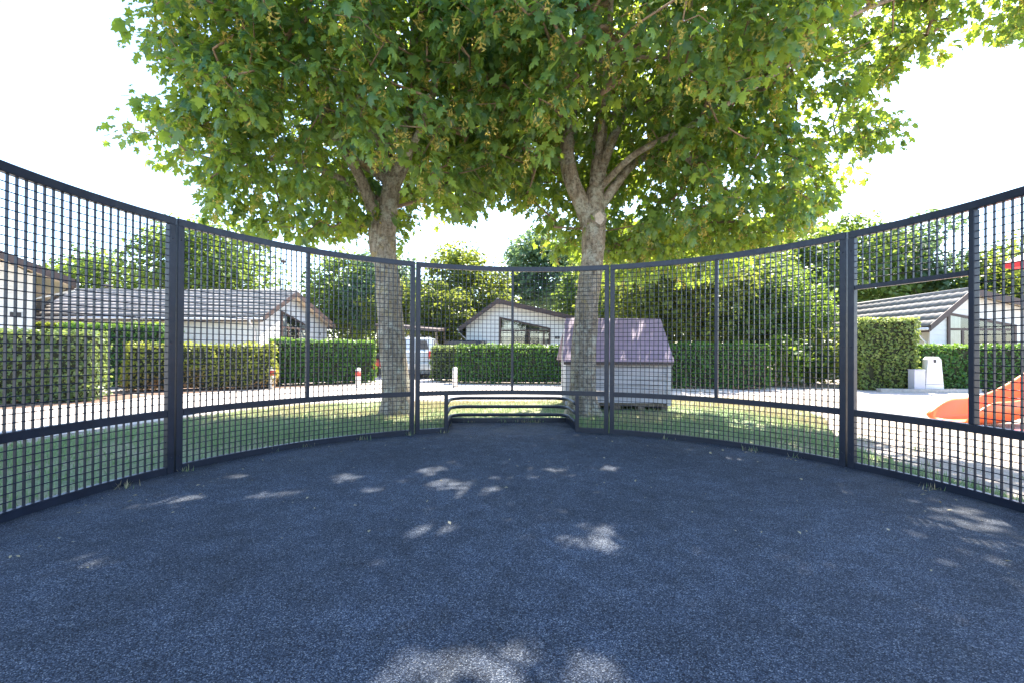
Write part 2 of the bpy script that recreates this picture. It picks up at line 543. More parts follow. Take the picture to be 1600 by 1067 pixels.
def bars(parent, a0, a1, z0, z1):
    """upright flat bars from angle a0 to a1, 50 mm apart"""
    n = max(1, int(round((a1 - a0) * RC / .05)))
    me = shared(('bar', round(z0, 3), round(z1, 3)), lambda: MB().box(-.0024, .0024, -.0085, .0085, z0, z1).mesh('flat_bar', 'steel_paint'))
    for i in range(1, n):
        o = obj('flat_bar', me, parent); on_arc(o, a0 + (a1 - a0) * i / n)
def rods(parent, a0, a1, z0, z1):
    n = max(1, int(round((z1 - z0) / .05)))
    def mk():
        k = max(3, int(18 * (a1 - a0) / HALF / 2))
        pts = [((RC - .006) * math.sin(a0 + (a1 - a0) * i / k), (RC - .006) * math.cos(a0 + (a1 - a0) * i / k) - RC, 0) for i in range(k + 1)]
        return MB().tube(pts, .0035, 6, False).mesh('cross_rod', 'steel_paint', True)
    me = shared(('rod', round(a0, 4), round(a1, 4)), mk)
    for i in range(1, n):
        o = obj('cross_rod', me, parent); o.location = (0, 0, z0 + (z1 - z0) * i / n)
def bolt_mesh():
    return shared('bolt', lambda: MB().tube([(0, 0, 0), (0, -.007, 0)], .006, 6).mesh('bolt', 'steel_paint'))
def section(mid_deg, label, kind='plain', tuft=True):
    th = math.radians(mid_deg) + ROT
    e = empty('fence_section', (RC * math.sin(th), RC * math.cos(th), .012), -th, label, 'fence', 'curved panels of the round cage')
    a0, a1 = -HALF + GAPA, HALF - GAPA
    pa = PW / RC
    rail('top_rail', a0, a1, ZT, H, .045, e)
    ia0, ia1 = a0 + pa, a1 - pa
    for a in (a0 + pa / 2, a1 - pa / 2):
        post('post', a, 0.0, ZT - .001, PW, .05, e)
    for s, a in ((-1, a0), (1, a1)):
        for z in (.12, 1.02, 1.83):
            b = obj('bolt', bolt_mesh(), e); on_arc(b, a - s * pa * .5, RC - .0255); b.location.z = z
    rail('mid_rail', ia0, ia1, ZM0, ZM1, .045, e, 'steel_worn' if kind == 'gate' else 'steel_paint')
    mw = .036 / RC
    if kind == 'goal':
        gl, gr = math.radians(-15.35), math.radians(15.2)
        rail('bottom_rail', ia0, gl, .0, ZB, .045, e, n=4)
        rail('bottom_rail', gr, ia1, .0, ZB, .045, e, n=4)
        for a, s in ((gl, -1), (gr, 1)):
            post('goal_post', a - s * mw * .0, .0, ZM0 - .001, .044, .05, e)
        bars(e, ia0, gl - .022 / RC, ZB, ZM0); rods(e, ia0, gl - .02 / RC, ZB, ZM0)
        bars(e, gr + .022 / RC, ia1, ZB, ZM0); rods(e, gr + .02 / RC, ia1, ZB, ZM0)
        yl = RC * math.cos(gl) - RC
        xl, xr = RC * math.sin(gl), RC * math.sin(gr)
        yb = yl + NICHE + .03
        for z in (.105, .215, .33):
            r = .2
            pts = [(xl, yl + .0, z), (xl, yl + .25, z)]
            pts += [(xl + r - r * math.cos(t), yb - r + r * math.sin(t), z) for t in np.linspace(0, PI / 2, 9)]
            pts += [(xl + r + (xr - xl - 2 * r) * f, yb, z) for f in (.25, .5, .75)]
            pts += [(xr - r + r * math.sin(t), yb - r + r * math.cos(t), z) for t in np.linspace(0, PI / 2, 9)]
            pts += [(xr, yl + .25, z), (xr, yl + .0, z)]
            MB().tube(pts, .022, 12).build('goal_tube', 'steel_paint', e, True)
        for x in (xl - .005, xr + .005):
            MB().box(x - .012, x + .012, yl + .026, yb + .03, .0, .075).build('niche_side_plate', 'steel_paint', e, bevel=.003)
        MB().box(xl + .0085, xr - .0085, yb + .006, yb + .03, .0, .06).build('niche_back_plate', 'steel_paint', e, bevel=.003)
        post('middle_post', 0, ZM1 + .001, ZT - .001, .030, .04, e)
        for q0, q1 in ((ia0, -.015 / RC), (.015 / RC, ia1)):
            bars(e, q0, q1, ZM1, ZT); rods(e, q0, q1, ZM1, ZT)
    elif kind == 'plain':
        rail('bottom_rail', ia0, ia1, .0, ZB, .045, e)
        bars(e, ia0, ia1, ZB, ZM0); rods(e, ia0, ia1, ZB, ZM0)
        post('middle_post', 0, ZM1 + .001, ZT - .001, .034, .04, e)
        for q0, q1 in ((ia0, -.017 / RC), (.017 / RC, ia1)):
            bars(e, q0, q1, ZM1, ZT); rods(e, q0, q1, ZM1, ZT)
    elif kind == 'gate':
        g = math.radians(-6.3)
        rail('bottom_rail', ia0, ia1, .0, ZB, .045, e)
        bars(e, ia0, ia1, ZB, ZM0); rods(e, ia0, ia1, ZB, ZM0)
        post('door_post', g, ZM1 + .001, ZT - .001, .034, .05, e)
        zl = 1.50
        rail('lintel', ia0, g - .017 / RC, zl, zl + .035, .04, e, n=8)
        bars(e, ia0, g - .017 / RC, zl + .035, ZT); rods(e, ia0, g - .017 / RC, zl + .035, ZT)
        bars(e, g + .017 / RC, ia1, ZM1, ZT); rods(e, g + .017 / RC, ia1, ZM1, ZT)
    return e
section(-90, 'leftmost curved mesh panel of the cage, before the near hedge')
section(-45, 'curved mesh panel of the cage in front of the left tree trunk')
section(0, 'mesh panel of the cage with the low goal opening at its foot', 'goal')
section(45, 'curved mesh panel of the cage in front of the purple roofed playhouse')
section(90, 'rightmost mesh panel of the cage with a walk-through opening', 'gate')

# ------------------------------------------------------------------ the two maples
def in_ell(P, E):
    r = np.full(len(P), 9.)
    for c, q in E:
        d = np.linalg.norm((P - np.array(c)) / np.array(q), axis=1)
        r = np.minimum(r, d)
    return r
def px(P):
    """rough picture position (fraction of width / height) used only to pick which leaves become parts"""
    d = P[:, 1] - CAM.y
    return (P[:, 0] - CAM.x) / d * .443, (P[:, 2] - CAM.z) / d * .443
GAPS = [(-2.32, .33, .23, 1), (-2.45, .2, .16, 1), (-1.7, .47, .2, .9), (-1.85, .44, .15, 1), (-1.43, .85, .19, 1), (-1.1, .55, .15, 1), (-.66, .7, .2, .9),
        (-.42, .59, .17, 1), (.29, -.15, .2, 1), (.18, -.29, .16, 1), (.31, -.35, .15, 1), (-.61, -.11, .15, 1), 
        (-2.09, -.53, .2, 1), (-.1, -1.28, .32, .9), (-.46, -1.25, .2, 1), (-1.28, 1.65, .14, 1), (1.87, 1.53, .14, 1), (.64, 1.19, .13, 1), (-2.3, .9, .13, 1)]
def maple(name, loc, trunk, limbs, ells, ncl, label, seed, nleaf=21, scar=None, hollow=()):
    r = np.random.default_rng(seed)
    e = empty(name, loc, 0, label, 'tree', 'tall maples behind the cage')
    L = np.array(loc)
    # trunk
    T = spline(trunk, 8)
    V, F = tube_geo([Vector(p[:3]) for p in T], [p[3] for p in T], 28, True, .10)
    V2 = []
    for v in V:
        k = max(0., 1 - v.z / .55)
        a = math.atan2(v.y - trunk[0][1], v.x - trunk[0][0])
        s = 1 + k * k * (.22 + .2 * math.sin(a * 5 + seed))
        V2.append(((v.x - trunk[0][0]) * s + trunk[0][0], (v.y - trunk[0][1]) * s + trunk[0][1], v.z))
    tr = obj('trunk', mesh('trunk', V2, F, 'bark', True), e)
    if scar:
        p, nrm, rr = scar
        q = Vector(nrm).to_track_quat('Z', 'Y')
        ring = [Vector((rr * math.cos(t) * .78, rr * math.sin(t), 0)) for t in np.linspace(0, 2 * PI, 21)]
        m = MB(); m.tube([q @ v + Vector(p) for v in ring], .026, 8, False)
        sc_ = m.build('scar_rim', 'bark', tr, True)
        m = MB(); cc = [q @ (v * .92 + Vector((0, 0, .012 + .01 * math.sin(i * 1.7)))) + Vector(p) for i, v in enumerate(ring[:-1])]
        m.add([q @ Vector((0, 0, .03)) + Vector(p)] + cc, [(0, i + 1, (i + 1) % 20 + 1) for i in range(20)])
        m.build('scar_wood', 'heartwood', tr, True)
    nodes = []; nrad = []
    for lb in limbs:
        S = spline(lb, 8)
        V, F = tube_geo([Vector(p[:3]) for p in S], [p[3] for p in S], 14, True, .12)
        obj('limb', mesh('limb', V, F, 'bark', True), e)
        for p in S[::2]:
            nodes.append(p[:3]); nrad.append(p[3])
    n0 = len(nodes)
    # clumps of leaves through the crown, denser towards its outside
    E = [((np.array(c) - L), q) for c, q in ells]
    lo = np.min([c - np.array(q) for c, q in E], 0); hi = np.max([c + np.array(q) for c, q in E], 0)
    got = []
    while len(got) < ncl:
        P = lo + r.random((4000, 3)) * (hi - lo)
        d = in_ell(P, E)
        wob = np.array([mnoise.noise(Vector(p * .9 + seed)) for p in P]) * .32
        dd = d + wob
        keep = (dd < 1) & (r.random(len(P)) < .16 + .9 * np.clip(dd, 0, 1) ** 2)
        for c_, q_ in hollow:
            keep &= np.linalg.norm((P + L - np.array(c_)) / np.array(q_), axis=1) > 1
        for p in P[keep]:
            got.append(p)
    cl = np.array(got[:ncl])
    NP = np.array(nodes)
    dist = np.min(np.linalg.norm(cl[:, None] - NP[None], axis=2), axis=1)
    cl = cl[np.argsort(dist)]
    cap = n0 + ncl * 6
    A = np.zeros((cap, 3)); A[:n0] = NP
    par = np.full(cap, -1); cnt = n0; tips = []
    for p in cl:
        q = A[:cnt]
        dv = p - q
        dd = np.linalg.norm(dv, axis=1) + np.maximum(0, -dv[:, 2]) * .35
        j = int(np.argmin(dd)); st = A[j]; ln = np.linalg.norm(p - st)
        k = max(1, int(ln / .4)); last = j
        for i in range(1, k + 1):
            t = i / k
            m_ = st + (p - st) * t
            if i < k: m_ = m_ + r.normal(0, .05, 3) + np.array([0, 0, .1 * math.sin(PI * t) * ln * .5])
            if cnt >= cap: break
            A[cnt] = m_; par[cnt] = last; last = cnt; cnt += 1
        tips.append(last)
    wgt = np.zeros(cnt); wgt[tips] = 1
    for i in range(cnt - 1, n0 - 1, -1):
        if par[i] >= 0: wgt[par[i]] += wgt[i]
    rad = np.minimum(.0042 * np.sqrt(np.maximum(wgt, 1)), .04)
    TV = []; TF = []
    for i in range(n0, cnt):
        j = par[i]
        if j < 0: continue
        ra = rad[j] if j >= n0 else rad[i] * 1.25
        V, F = tube_geo([Vector(A[j]), Vector(A[i])], [min(ra, rad[i] * 1.5), rad[i]], 5 if rad[i] > .01 else 4, False)
        b = len(TV); TV += V; TF += [tuple(x + b for x in f) for f in F]
    tw = obj('twigs', mesh('twigs', TV, TF, 'twig', True), e); tw['kind'] = 'stuff'
    # leaves: rosettes round each twig end, blades drooping outwards
    N = ncl * nleaf
    base = np.repeat(cl, nleaf, 0)
    off = r.normal(size=(N, 3)); off /= np.linalg.norm(off, axis=1, keepdims=True)
    off[:, 2] *= .75
    P = base + off * (.08 + .24 * r.random((N, 1)))
    cen = np.array([c for c, q in E]).mean(0)
    outw = off * .7 + .35 * (base - cen) / (np.linalg.norm(base - cen, axis=1, keepdims=True) + 1e-6)
    tip = outw + np.array([0, 0, -.75]) + r.normal(0, .3, (N, 3))
    tip /= np.linalg.norm(tip, axis=1, keepdims=True)
    nr = np.array([0, 0, 1.]) + outw * .5 + r.normal(0, .38, (N, 3))
    z = nr - tip * (nr * tip).sum(1, keepdims=True); z /= np.linalg.norm(z, axis=1, keepdims=True) + 1e-9
    x = np.cross(tip, z)
    R = np.stack([x, tip, z], 2)
    S = .06 + .095 * r.random(N) ** 1.2
    R[:, :, 0] *= r.uniform(.7, 1.08, N)[:, None]; R[:, :, 2] *= r.uniform(-.4, 2.6, N)[:, None]
    LV = ML_V.copy(); LV[:, 1] -= .2
    W = P + L
    # gaps in the foliage that let single shafts of sun through to the court
    gx = W[:, 0] - SD.x / SD.z * W[:, 2]; gy = W[:, 1] - SD.y / SD.z * W[:, 2]
    gap = np.zeros(N, bool)
    for a_, b_, r_, q_ in GAPS:
        r_ = r_ * .8
        wv = r_ * (1 + .35 * np.sin(gx * 19 + b_ * 7) * np.sin(gy * 23 + a_ * 5))
        gap |= ((gx - a_) ** 2 + ((gy - b_) / q_) ** 2) < wv ** 2
    P, R, S, W, N = P[~gap], R[~gap], S[~gap], W[~gap], int((~gap).sum())
    u, v_ = px(W)
    vis = (np.abs(u) < .5) & (v_ < .345) & (W[:, 1] > CAM.y + 1)
    dc = np.linalg.norm(W - np.array(CAM), axis=1) / S
    dc[~vis] = 1e9
    near_i = np.argsort(dc)[:300]
    rest = np.ones(N, bool); rest[near_i] = False
    V, F = scatter(P[rest], R[rest], S[rest], LV, ML_F)
    cr = obj('crown', tri_mesh('crown', V, F, 'maple_leaf'), e); cr['kind'] = 'stuff'
    lm = shared('leafmesh', lambda: tri_mesh('leaf', LV, ML_F, 'maple_leaf'))
    for i in near_i:
        o = bpy.data.objects.new('leaf', lm)
        mt = Matrix([list(R[i][0] * S[i]) + [P[i][0]], list(R[i][1] * S[i]) + [P[i][1]], list(R[i][2] * S[i]) + [P[i][2]], [0, 0, 0, 1]])
        C.objects.link(o); o.parent = e; o.matrix_local = mt
    # hanging bunches of winged seeds
    nb = int(ncl * .8)
    bi = r.choice(ncl, nb, replace=False)
    c0 = cl[bi] + r.normal(0, .08, (nb, 3)) + np.array([0, 0, -.1])
    ns = 20
    P2 = np.repeat(c0, ns, 0) + r.normal(0, 1, (nb * ns, 3)) * np.array([.026, .026, .055])
    R2 = rots(nb * ns, r.normal(size=(nb * ns, 3)), .2, r)
    S2 = .032 + .022 * r.random(nb * ns)
    SV = SL_V * np.array([.75, 1.2, 1])
    V, F = scatter(P2, R2, S2, SV, SL_F)
    sd = obj('seed_bunches', tri_mesh('seed_bunches', V, F, 'seed'), e); sd['kind'] = 'stuff'
    return e

LL = (-1.89, 4.45, 0)
maple('maple_tree', LL,
      [(0, 0, -.05, .25), (-.03, 0, .3, .215), (-.10, 0, .95, .20), (-.18, 0, 1.9, .185), (-.23, 0, 2.45, .165), (-.21, 0, 3.0, .145), (-.16, .02, 3.45, .14), (-.13, .02, 3.75, .13)],
      [[(-.2, 0, 2.1, .12), (-.36, -.03, 2.55, .105), (-.42, -.05, 3.1, .095), (-.62, -.25, 3.7, .08), (-1.1, -.7, 4.5, .05), (-1.5, -1.2, 5.6, .03)],
       [(-.14, .02, 3.5, .12), (-.3, .05, 4.2, .11), (-.42, .1, 4.9, .10), (-.6, .15, 6.2, .08), (-.7, .1, 7.6, .04)],
       [(-.13, .02, 3.5, .12), (.1, -.05, 4.1, .12), (.2, -.1, 4.7, .11), (.23, -.15, 5.5, .09), (.4, -.3, 7.2, .05)],
       [(-.2, 0, 3.6, .07), (-.75, -.3, 4.0, .06), (-1.1, -.6, 4.9, .05), (-1.35, -.8, 5.9, .03)],
       [(-.25, .1, 3.3, .06), (-1.2, .0, 3.75, .045), (-1.9, -.2, 3.85, .035), (-2.6, -.4, 3.85, .02)],
       [(-.2, .1, 3.2, .06), (-.1, 1.0, 3.9, .05), (.1, 2.0, 4.6, .03)],
       [(-.13, .02, 3.7, .06), (.5, -.8, 4.1, .05), (.9, -1.7, 4.5, .03)],
       [(-.4, .1, 4.8, .07), (-1.6, .6, 5.6, .05), (-2.8, 1.0, 6.2, .03)],
       [(-.2, 0, 4.0, .06), (-.7, -1.3, 4.5, .045), (-1.2, -2.3, 4.9, .025)]],
      [((-2.35, 4.4, 5.9), (2.75, 2.9, 2.9)), ((-4.2, 4.4, 4.15), (1.25, 1.1, .7)), ((-5.0, 4.2, 4.1), (.9, .7, .5)), ((-3.3, 4.1, 3.2), (1.1, 1.2, .75)), ((-1.3, 3.4, 3.75), (1.1, 1.4, .8)), ((-1.75, 2.6, 5.2), (1.75, 1.5, 1.6))],
      2050, 'tall maple with a forked grey trunk, left of the goal', 11, hollow=[((-1.9, 3.6, 3.3), (.6, .75, .7))])
RR = (.95, 4.4, 0)
maple('maple_tree', RR,
      [(0, 0, -.05, .24), (0, 0, .3, .205), (.0, 0, .88, .19), (.05, 0, 1.66, .175), (.12, 0, 2.3, .17), (.15, 0, 2.85, .18), (.15, 0, 3.15, .17), (.17, .02, 3.5, .13)],
      [[(.12, 0, 2.75, .13), (-.02, -.02, 3.2, .13), (-.2, -.03, 3.6, .12), (-.28, -.05, 4.05, .11), (-.22, -.1, 4.6, .085), (-.55, -.4, 5.5, .05), (-.9, -.8, 6.6, .03)],
       [(.17, .02, 3.3, .13), (.22, .02, 3.8, .12), (.24, .03, 4.3, .11), (.3, .1, 5.1, .09), (.15, .1, 6.2, .06), (.1, .1, 7.6, .03)],
       [(.2, .02, 3.6, .08), (.4, -.12, 4.2, .075), (.55, -.25, 4.6, .06), (.75, -.5, 5.6, .04), (.8, -.7, 6.6, .025)],
       [(.22, 0, 3.15, .075), (.45, -.05, 3.5, .07), (.75, -.1, 3.85, .062), (1.15, -.15, 4.0, .055), (1.45, -.2, 3.93, .05), (1.6, -.22, 3.78, .035)],
       [(.2, .0, 3.45, .055), (.6, -.6, 3.75, .045), (1.2, -1.0, 3.95, .042), (1.85, -1.2, 4.3, .038), (2.6, -1.2, 4.8, .034), (3.2, -1.2, 5.3, .03), (4.4, -1.2, 5.75, .018)],
       [(.15, .1, 3.2, .06), (.3, 1.1, 3.9, .05), (.6, 2.2, 4.6, .03)],
       [(.3, .1, 4.6, .07), (1.5, .5, 5.3, .05), (2.9, .6, 6.0, .03)],
       [(.2, .0, 4.0, .06), (.1, -1.2, 4.5, .045), (-.1, -2.3, 4.9, .025)],
       [(1.1, -.14, 4.0, .05), (2.0, .2, 4.05, .04), (3.0, .2, 4.1, .03), (3.9, .0, 4.3, .015)]],
      [((1.55, 4.4, 6.0), (3.0, 2.9, 2.9)), ((2.3, 5.6, 3.2), (2.1, 1.3, .9)), ((1.9, 4.6, 3.35), (1.7, 1.5, .9)), ((3.3, 4.6, 3.5), (1.4, 1.2, .95)), ((4.4, 4.5, 4.4), (1.2, 1.0, .85)), ((4.7, 3.8, 6.2), (1.9, 1.4, 1.1)), ((6.2, 3.4, 5.8), (1.2, 1.0, .5)),
       ((0.2, 3.4, 4.1), (1.4, 1.6, .9)), ((1.3, 2.4, 5.2), (2.2, 1.6, 1.6))],
      2800, 'tall maple with a pale pruning scar, right of the goal', 23,
      scar=((.20, -.17, 2.98), (.1, -1, .05), .115), hollow=[((1.15, 3.45, 3.3), (.95, 1.0, .85))])

# ------------------------------------------------------------------ background trees
def far_tree(name, x, y, h, rx, z0, leaf, label, seed, nclump=150, per=42, ls=.24, trunk_r=.16, group='trees beyond the lawn', shape=None):
    r = np.random.default_rng(seed)
    e = empty(name, (x, y, 0), 0, label, 'tree', group)
    lean = r.normal(0, .15, 2)
    pts = [(0, 0, -.1, trunk_r * 1.25), (lean[0] * .3, lean[1] * .3, z0 * .6, trunk_r), (lean[0], lean[1], z0 + (h - z0) * .35, trunk_r * .7), (lean[0] * 1.5, lean[1], z0 + (h - z0) * .8, trunk_r * .25)]
    S = spline(pts, 5)
    V, F = tube_geo([Vector(p[:3]) for p in S], [p[3] for p in S], 10, True, .1)
    obj('trunk', mesh('trunk', V, F, 'bark', True), e)
    m = MB()
    for k in range(9):
        a = k * 2.4 + r.random(); zz = z0 + (h - z0) * (.05 + .07 * k); q = rx * (.55 + .35 * r.random()) * (1 - .05 * k)
        B = spline([(lean[0] * .5, lean[1] * .5, zz, trunk_r * .35), (math.cos(a) * q * .5, math.sin(a) * q * .5, zz + .25 * q, trunk_r * .22), (math.cos(a) * q, math.sin(a) * q, zz + .6 * q, trunk_r * .08)], 4)
        m.tube([Vector(p[:3]) for p in B], [p[3] for p in B], 6)
    lb = m.build('limbs', 'bark', e, True)
    # crown: clumps on and under an uneven surface
    cz = (z0 + h) / 2; rz = (h - z0) / 2
    d = r.normal(size=(nclump, 3)); d /= np.linalg.norm(d, axis=1, keepdims=True)
    q = r.random(nclump) ** .33
    lob = np.array([1 + .3 * mnoise.noise(Vector(p * 1.7 + seed)) for p in d])
    cc = d * (q * lob)[:, None] * np.array([rx, rx, rz]) * .88 + np.array([0, 0, cz])
    if shape == 'cone':
        f = 1.15 - .8 * (cc[:, 2] - z0) / (h - z0); cc[:, :2] *= f[:, None]
    cr_ = rx * (.17 + .12 * r.random(nclump))
    P = np.repeat(cc, per, 0); N = len(P)
    o = r.normal(size=(N, 3)); o /= np.linalg.norm(o, axis=1, keepdims=True)
    P = P + o * np.repeat(cr_, per)[:, None] * (.55 + .6 * r.random((N, 1))) * np.array([1, 1, .8])
    R = rots(N, o * .6 + np.array([0, 0, .7]), .55, r)
    S = ls * (.6 + .8 * r.random(N))
    V, F = scatter(P, R, S, SL_V * np.array([1.25, 1, 1]), SL_F)
    c = obj('crown', tri_mesh('crown', V, F, leaf), e); c['kind'] = 'stuff'
    return e
far_tree('broadleaf_tree', -17.6, 24, 8.8, 3.9, 2.2, 'leaf_mid', 'round green tree behind the left chalet roof', 1, 190, 60, .26)
far_tree('broadleaf_tree', -7.6, 24.0, 7.2, 2.7, 1.6, 'leaf_blue', 'bluish green tree behind the left maple trunk', 2, 150, 60, .2)
far_tree('broadleaf_tree', -10.2, 25.5, 7.4, 2.9, .7, 'leaf_mid', 'mid green tree just right of the long chalet gable', 63, 200, 60, .22)
far_tree('broadleaf_tree', -6.3, 21.5, 5.2, 1.8, 1.2, 'leaf_dark', 'low dark tree beside the end of the left chalet', 3, 90, 60, .16)
far_tree('broadleaf_tree', -2.6, 22, 6.9, 2.7, 1.3, 'leaf_yellow', 'yellow green tree behind the left roof slope of the middle chalet', 4, 190, 60, .2)
far_tree('broadleaf_tree', -3.4, 18.8, 4.3, 1.6, 1.0, 'leaf_dark', 'dark bushy tree left of the middle chalet', 5, 100, 60, .16)
far_tree('broadleaf_tree', 2.0, 30, 10.2, 3.4, 2.4, 'leaf_blue', 'tall blue green tree behind the middle chalet', 6, 190, 60, .28)
far_tree('broadleaf_tree', 4.6, 24, 6.6, 2.4, 1.8, 'leaf_mid', 'mid green tree between the middle chalet and playhouse roof', 7, 120, 60, .24)
far_tree('shade_tree', 5.1, 12.4, 4.7, 2.5, .9, 'leaf_dark', 'dark leafy tree behind the purple roofed playhouse', 8, 230, 70, .15, .2)
far_tree('shade_tree', 7.5, 13.2, 4.9, 2.0, .6, 'leaf_mid', 'olive green tree behind the right end of the long hedge', 9, 200, 70, .15)
far_tree('row_tree', 5.6, 19, 7.2, 2.8, .8, 'leaf_yellow', 'pale tree behind the dark tree and the playhouse', 61, 200, 60, .2)
far_tree('row_tree', 10.4, 17.5, 6.2, 2.4, .7, 'leaf_mid', 'green tree behind the lime tree, left of the right chalet', 62, 200, 60, .2)
far_tree('lime_tree', 9.7, 13.0, 3.9, 1.5, .5, 'leaf_lime', 'bright lime green young tree left of the tall clipped hedge', 10, 120, 60, .13, .07)
far_tree('row_tree', 11.5, 21, 8.2, 2.8, 1.5, 'leaf_yellow', 'pale yellow green tree above the bright lime tree', 12, 180, 60, .24)
far_tree('row_tree', 16.2, 24, 9.3, 3.3, 1.6, 'leaf_mid', 'first tall tree of the row left of the cage opening', 13, 190, 60, .26)
far_tree('row_tree', 20.3, 25, 10.0, 3.4, 1.6, 'leaf_mid', 'tallest green tree of the row behind the right chalet roof', 14, 190, 60, .26)
far_tree('row_tree', 24.6, 25, 9.5, 3.2, 1.6, 'leaf_blue', 'bluish tree of the row above the right chalet ridge', 15, 180, 60, .26)
far_tree('row_tree', 27.0, 22.5, 7.4, 2.8, 1.4, 'leaf_mid', 'tree behind the right slope of the right chalet', 16, 150, 60, .24)
far_tree('sparse_tree', 25.4, 19.5, 7.6, 2.2, 2.4, 'leaf_yellow', 'sparse tree with bare branches near the right edge', 17, 60, 22, .2)
far_tree('row_tree', 30.5, 22, 7.0, 2.8, 1.2, 'leaf_lime', 'light green tree at the right edge behind the chalet', 18, 150, 60, .24)
far_tree('broadleaf_tree', -27, 27, 7.5, 3.5, 2, 'leaf_mid', 'small tree top above the far left chalet roofs', 19, 130, 55, .26)

# ------------------------------------------------------------------ hedges and shrubs
def hedge(name, cx, cy, wd, dp, h, mat, label, seed, rz=0, dens=620, ls=.075, rough=.075, z0=.03):
    r = np.random.default_rng(seed)
    e = empty(name, (cx, cy, 0), rz, label, 'hedge', 'clipped hedges round the chalets')
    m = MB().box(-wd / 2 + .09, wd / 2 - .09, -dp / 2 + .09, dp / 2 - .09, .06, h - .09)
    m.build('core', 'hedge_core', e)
    m = MB()
    k = max(3, int(wd / .45))
    for i in range(k):
        x = -wd / 2 + wd * (i + .5) / k + r.normal(0, .05)
        m.tube([(x, 0, -.02), (x + r.normal(0, .05), r.normal(0, .05), .25)], [.02, .014], 5)
    m.build('stems', 'bark', e)
    faces = [('f', wd * h), ('b', wd * h * .5), ('l', dp * h), ('r', dp * h), ('t', wd * dp)]
    PP = []; NN = []
    for k, ar in faces:
        n = int(ar * dens)
        a, b = r.random(n) - .5, r.random(n)
        if k == 'f': p = np.c_[a * wd, np.full(n, -dp / 2), z0 + b * (h - z0)]; q = (0, -1, 0)
        if k == 'b': p = np.c_[a * wd, np.full(n, dp / 2), z0 + b * (h - z0)]; q = (0, 1, 0)
        if k == 'l': p = np.c_[np.full(n, -wd / 2), a * dp, z0 + b * (h - z0)]; q = (-1, 0, 0)
        if k == 'r': p = np.c_[np.full(n, wd / 2), a * dp, z0 + b * (h - z0)]; q = (1, 0, 0)
        if k == 't': p = np.c_[a * wd, (b - .5) * dp, np.full(n, h)]; q = (0, 0, 1)
        dd = np.array([mnoise.noise(Vector(x * 2.3 + seed)) + .6 * mnoise.noise(Vector(x * 6.5 + seed)) for x in p])
        p = p + np.array(q) * (dd * rough - .03 + r.normal(0, .022, n))[:, None] + r.normal(0, .012, (n, 3))
        if k != 't':     # rounded shoulder
            p[:, :2] *= (1 - .06 * np.clip((p[:, 2] - h + .18) / .18, 0, 1) ** 2 / max(wd, dp) * 2)[:, None]
        PP.append(p); NN.append(np.tile(q, (n, 1)))
    P = np.concatenate(PP); Nn = np.concatenate(NN).astype(float)
    R = rots(len(P), Nn + np.array([0, 0, .45]), .55, r)
    S = ls * (.6 + .7 * r.random(len(P)))
    V, F = scatter(P, R, S, SL_V * np.array([1.2, 1, 1]), SL_F)
    c = obj('foliage', tri_mesh('foliage', V, F, mat), e); c['kind'] = 'stuff'
    return e
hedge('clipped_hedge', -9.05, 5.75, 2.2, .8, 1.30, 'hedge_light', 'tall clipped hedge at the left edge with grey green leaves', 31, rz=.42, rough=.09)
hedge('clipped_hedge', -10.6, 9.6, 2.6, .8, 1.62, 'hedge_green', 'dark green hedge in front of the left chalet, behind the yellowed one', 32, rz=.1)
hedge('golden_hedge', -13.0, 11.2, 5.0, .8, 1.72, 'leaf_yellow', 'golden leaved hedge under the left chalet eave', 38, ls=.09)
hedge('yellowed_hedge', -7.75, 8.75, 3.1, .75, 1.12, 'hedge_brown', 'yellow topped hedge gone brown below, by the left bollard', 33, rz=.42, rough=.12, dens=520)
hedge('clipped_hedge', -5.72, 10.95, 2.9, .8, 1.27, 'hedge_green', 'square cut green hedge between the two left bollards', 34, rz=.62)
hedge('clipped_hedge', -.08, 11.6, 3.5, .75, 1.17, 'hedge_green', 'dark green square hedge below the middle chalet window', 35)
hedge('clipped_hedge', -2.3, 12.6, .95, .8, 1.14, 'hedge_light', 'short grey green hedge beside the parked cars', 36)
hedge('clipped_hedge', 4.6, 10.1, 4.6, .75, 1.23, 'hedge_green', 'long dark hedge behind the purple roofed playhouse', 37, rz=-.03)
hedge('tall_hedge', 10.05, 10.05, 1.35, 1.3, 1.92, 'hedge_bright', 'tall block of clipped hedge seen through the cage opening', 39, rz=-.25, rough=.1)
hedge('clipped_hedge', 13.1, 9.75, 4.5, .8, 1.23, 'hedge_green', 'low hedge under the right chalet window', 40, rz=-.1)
def shrub(name, x, y, h, r0, mat, label, seed, n=1500, ls=.13):
    r = np.random.default_rng(seed)
    e = empty(name, (x, y, 0), 0, label, 'shrub', 'loose shrubs')
    m = MB()
    for k in range(7):
        a = k * .9 + r.random(); q = r0 * .6
        m.tube([(0, 0, -.02), (math.cos(a) * q * .4, math.sin(a) * q * .4, h * .45), (math.cos(a) * q, math.sin(a) * q, h * .85)], [.02, .014, .005], 5)
    m.build('stems', 'bark', e)
    d = r.normal(size=(n, 3)); d /= np.linalg.norm(d, axis=1, keepdims=True)
    lob = np.array([1 + .4 * mnoise.noise(Vector(p * 2 + seed)) for p in d])
    P = d * (r.random(n) ** .4 * lob)[:, None] * np.array([r0, r0, h / 2]) + np.array([0, 0, h * .52])
    P = P[P[:, 2] > .04]
    R = rots(len(P), np.tile((0, 0, 1.), (len(P), 1)), .6, r)
    V, F = scatter(P, R, ls * (.6 + .7 * r.random(len(P))), SL_V * np.array([1.3, 1, 1]), SL_F)
    c = obj('foliage', tri_mesh('foliage', V, F, mat), e); c['kind'] = 'stuff'
shrub('shrub', 7.9, 10.9, 1.5, .75, 'leaf_lime', 'bright yellow green shrub at the right end of the long hedge', 51)
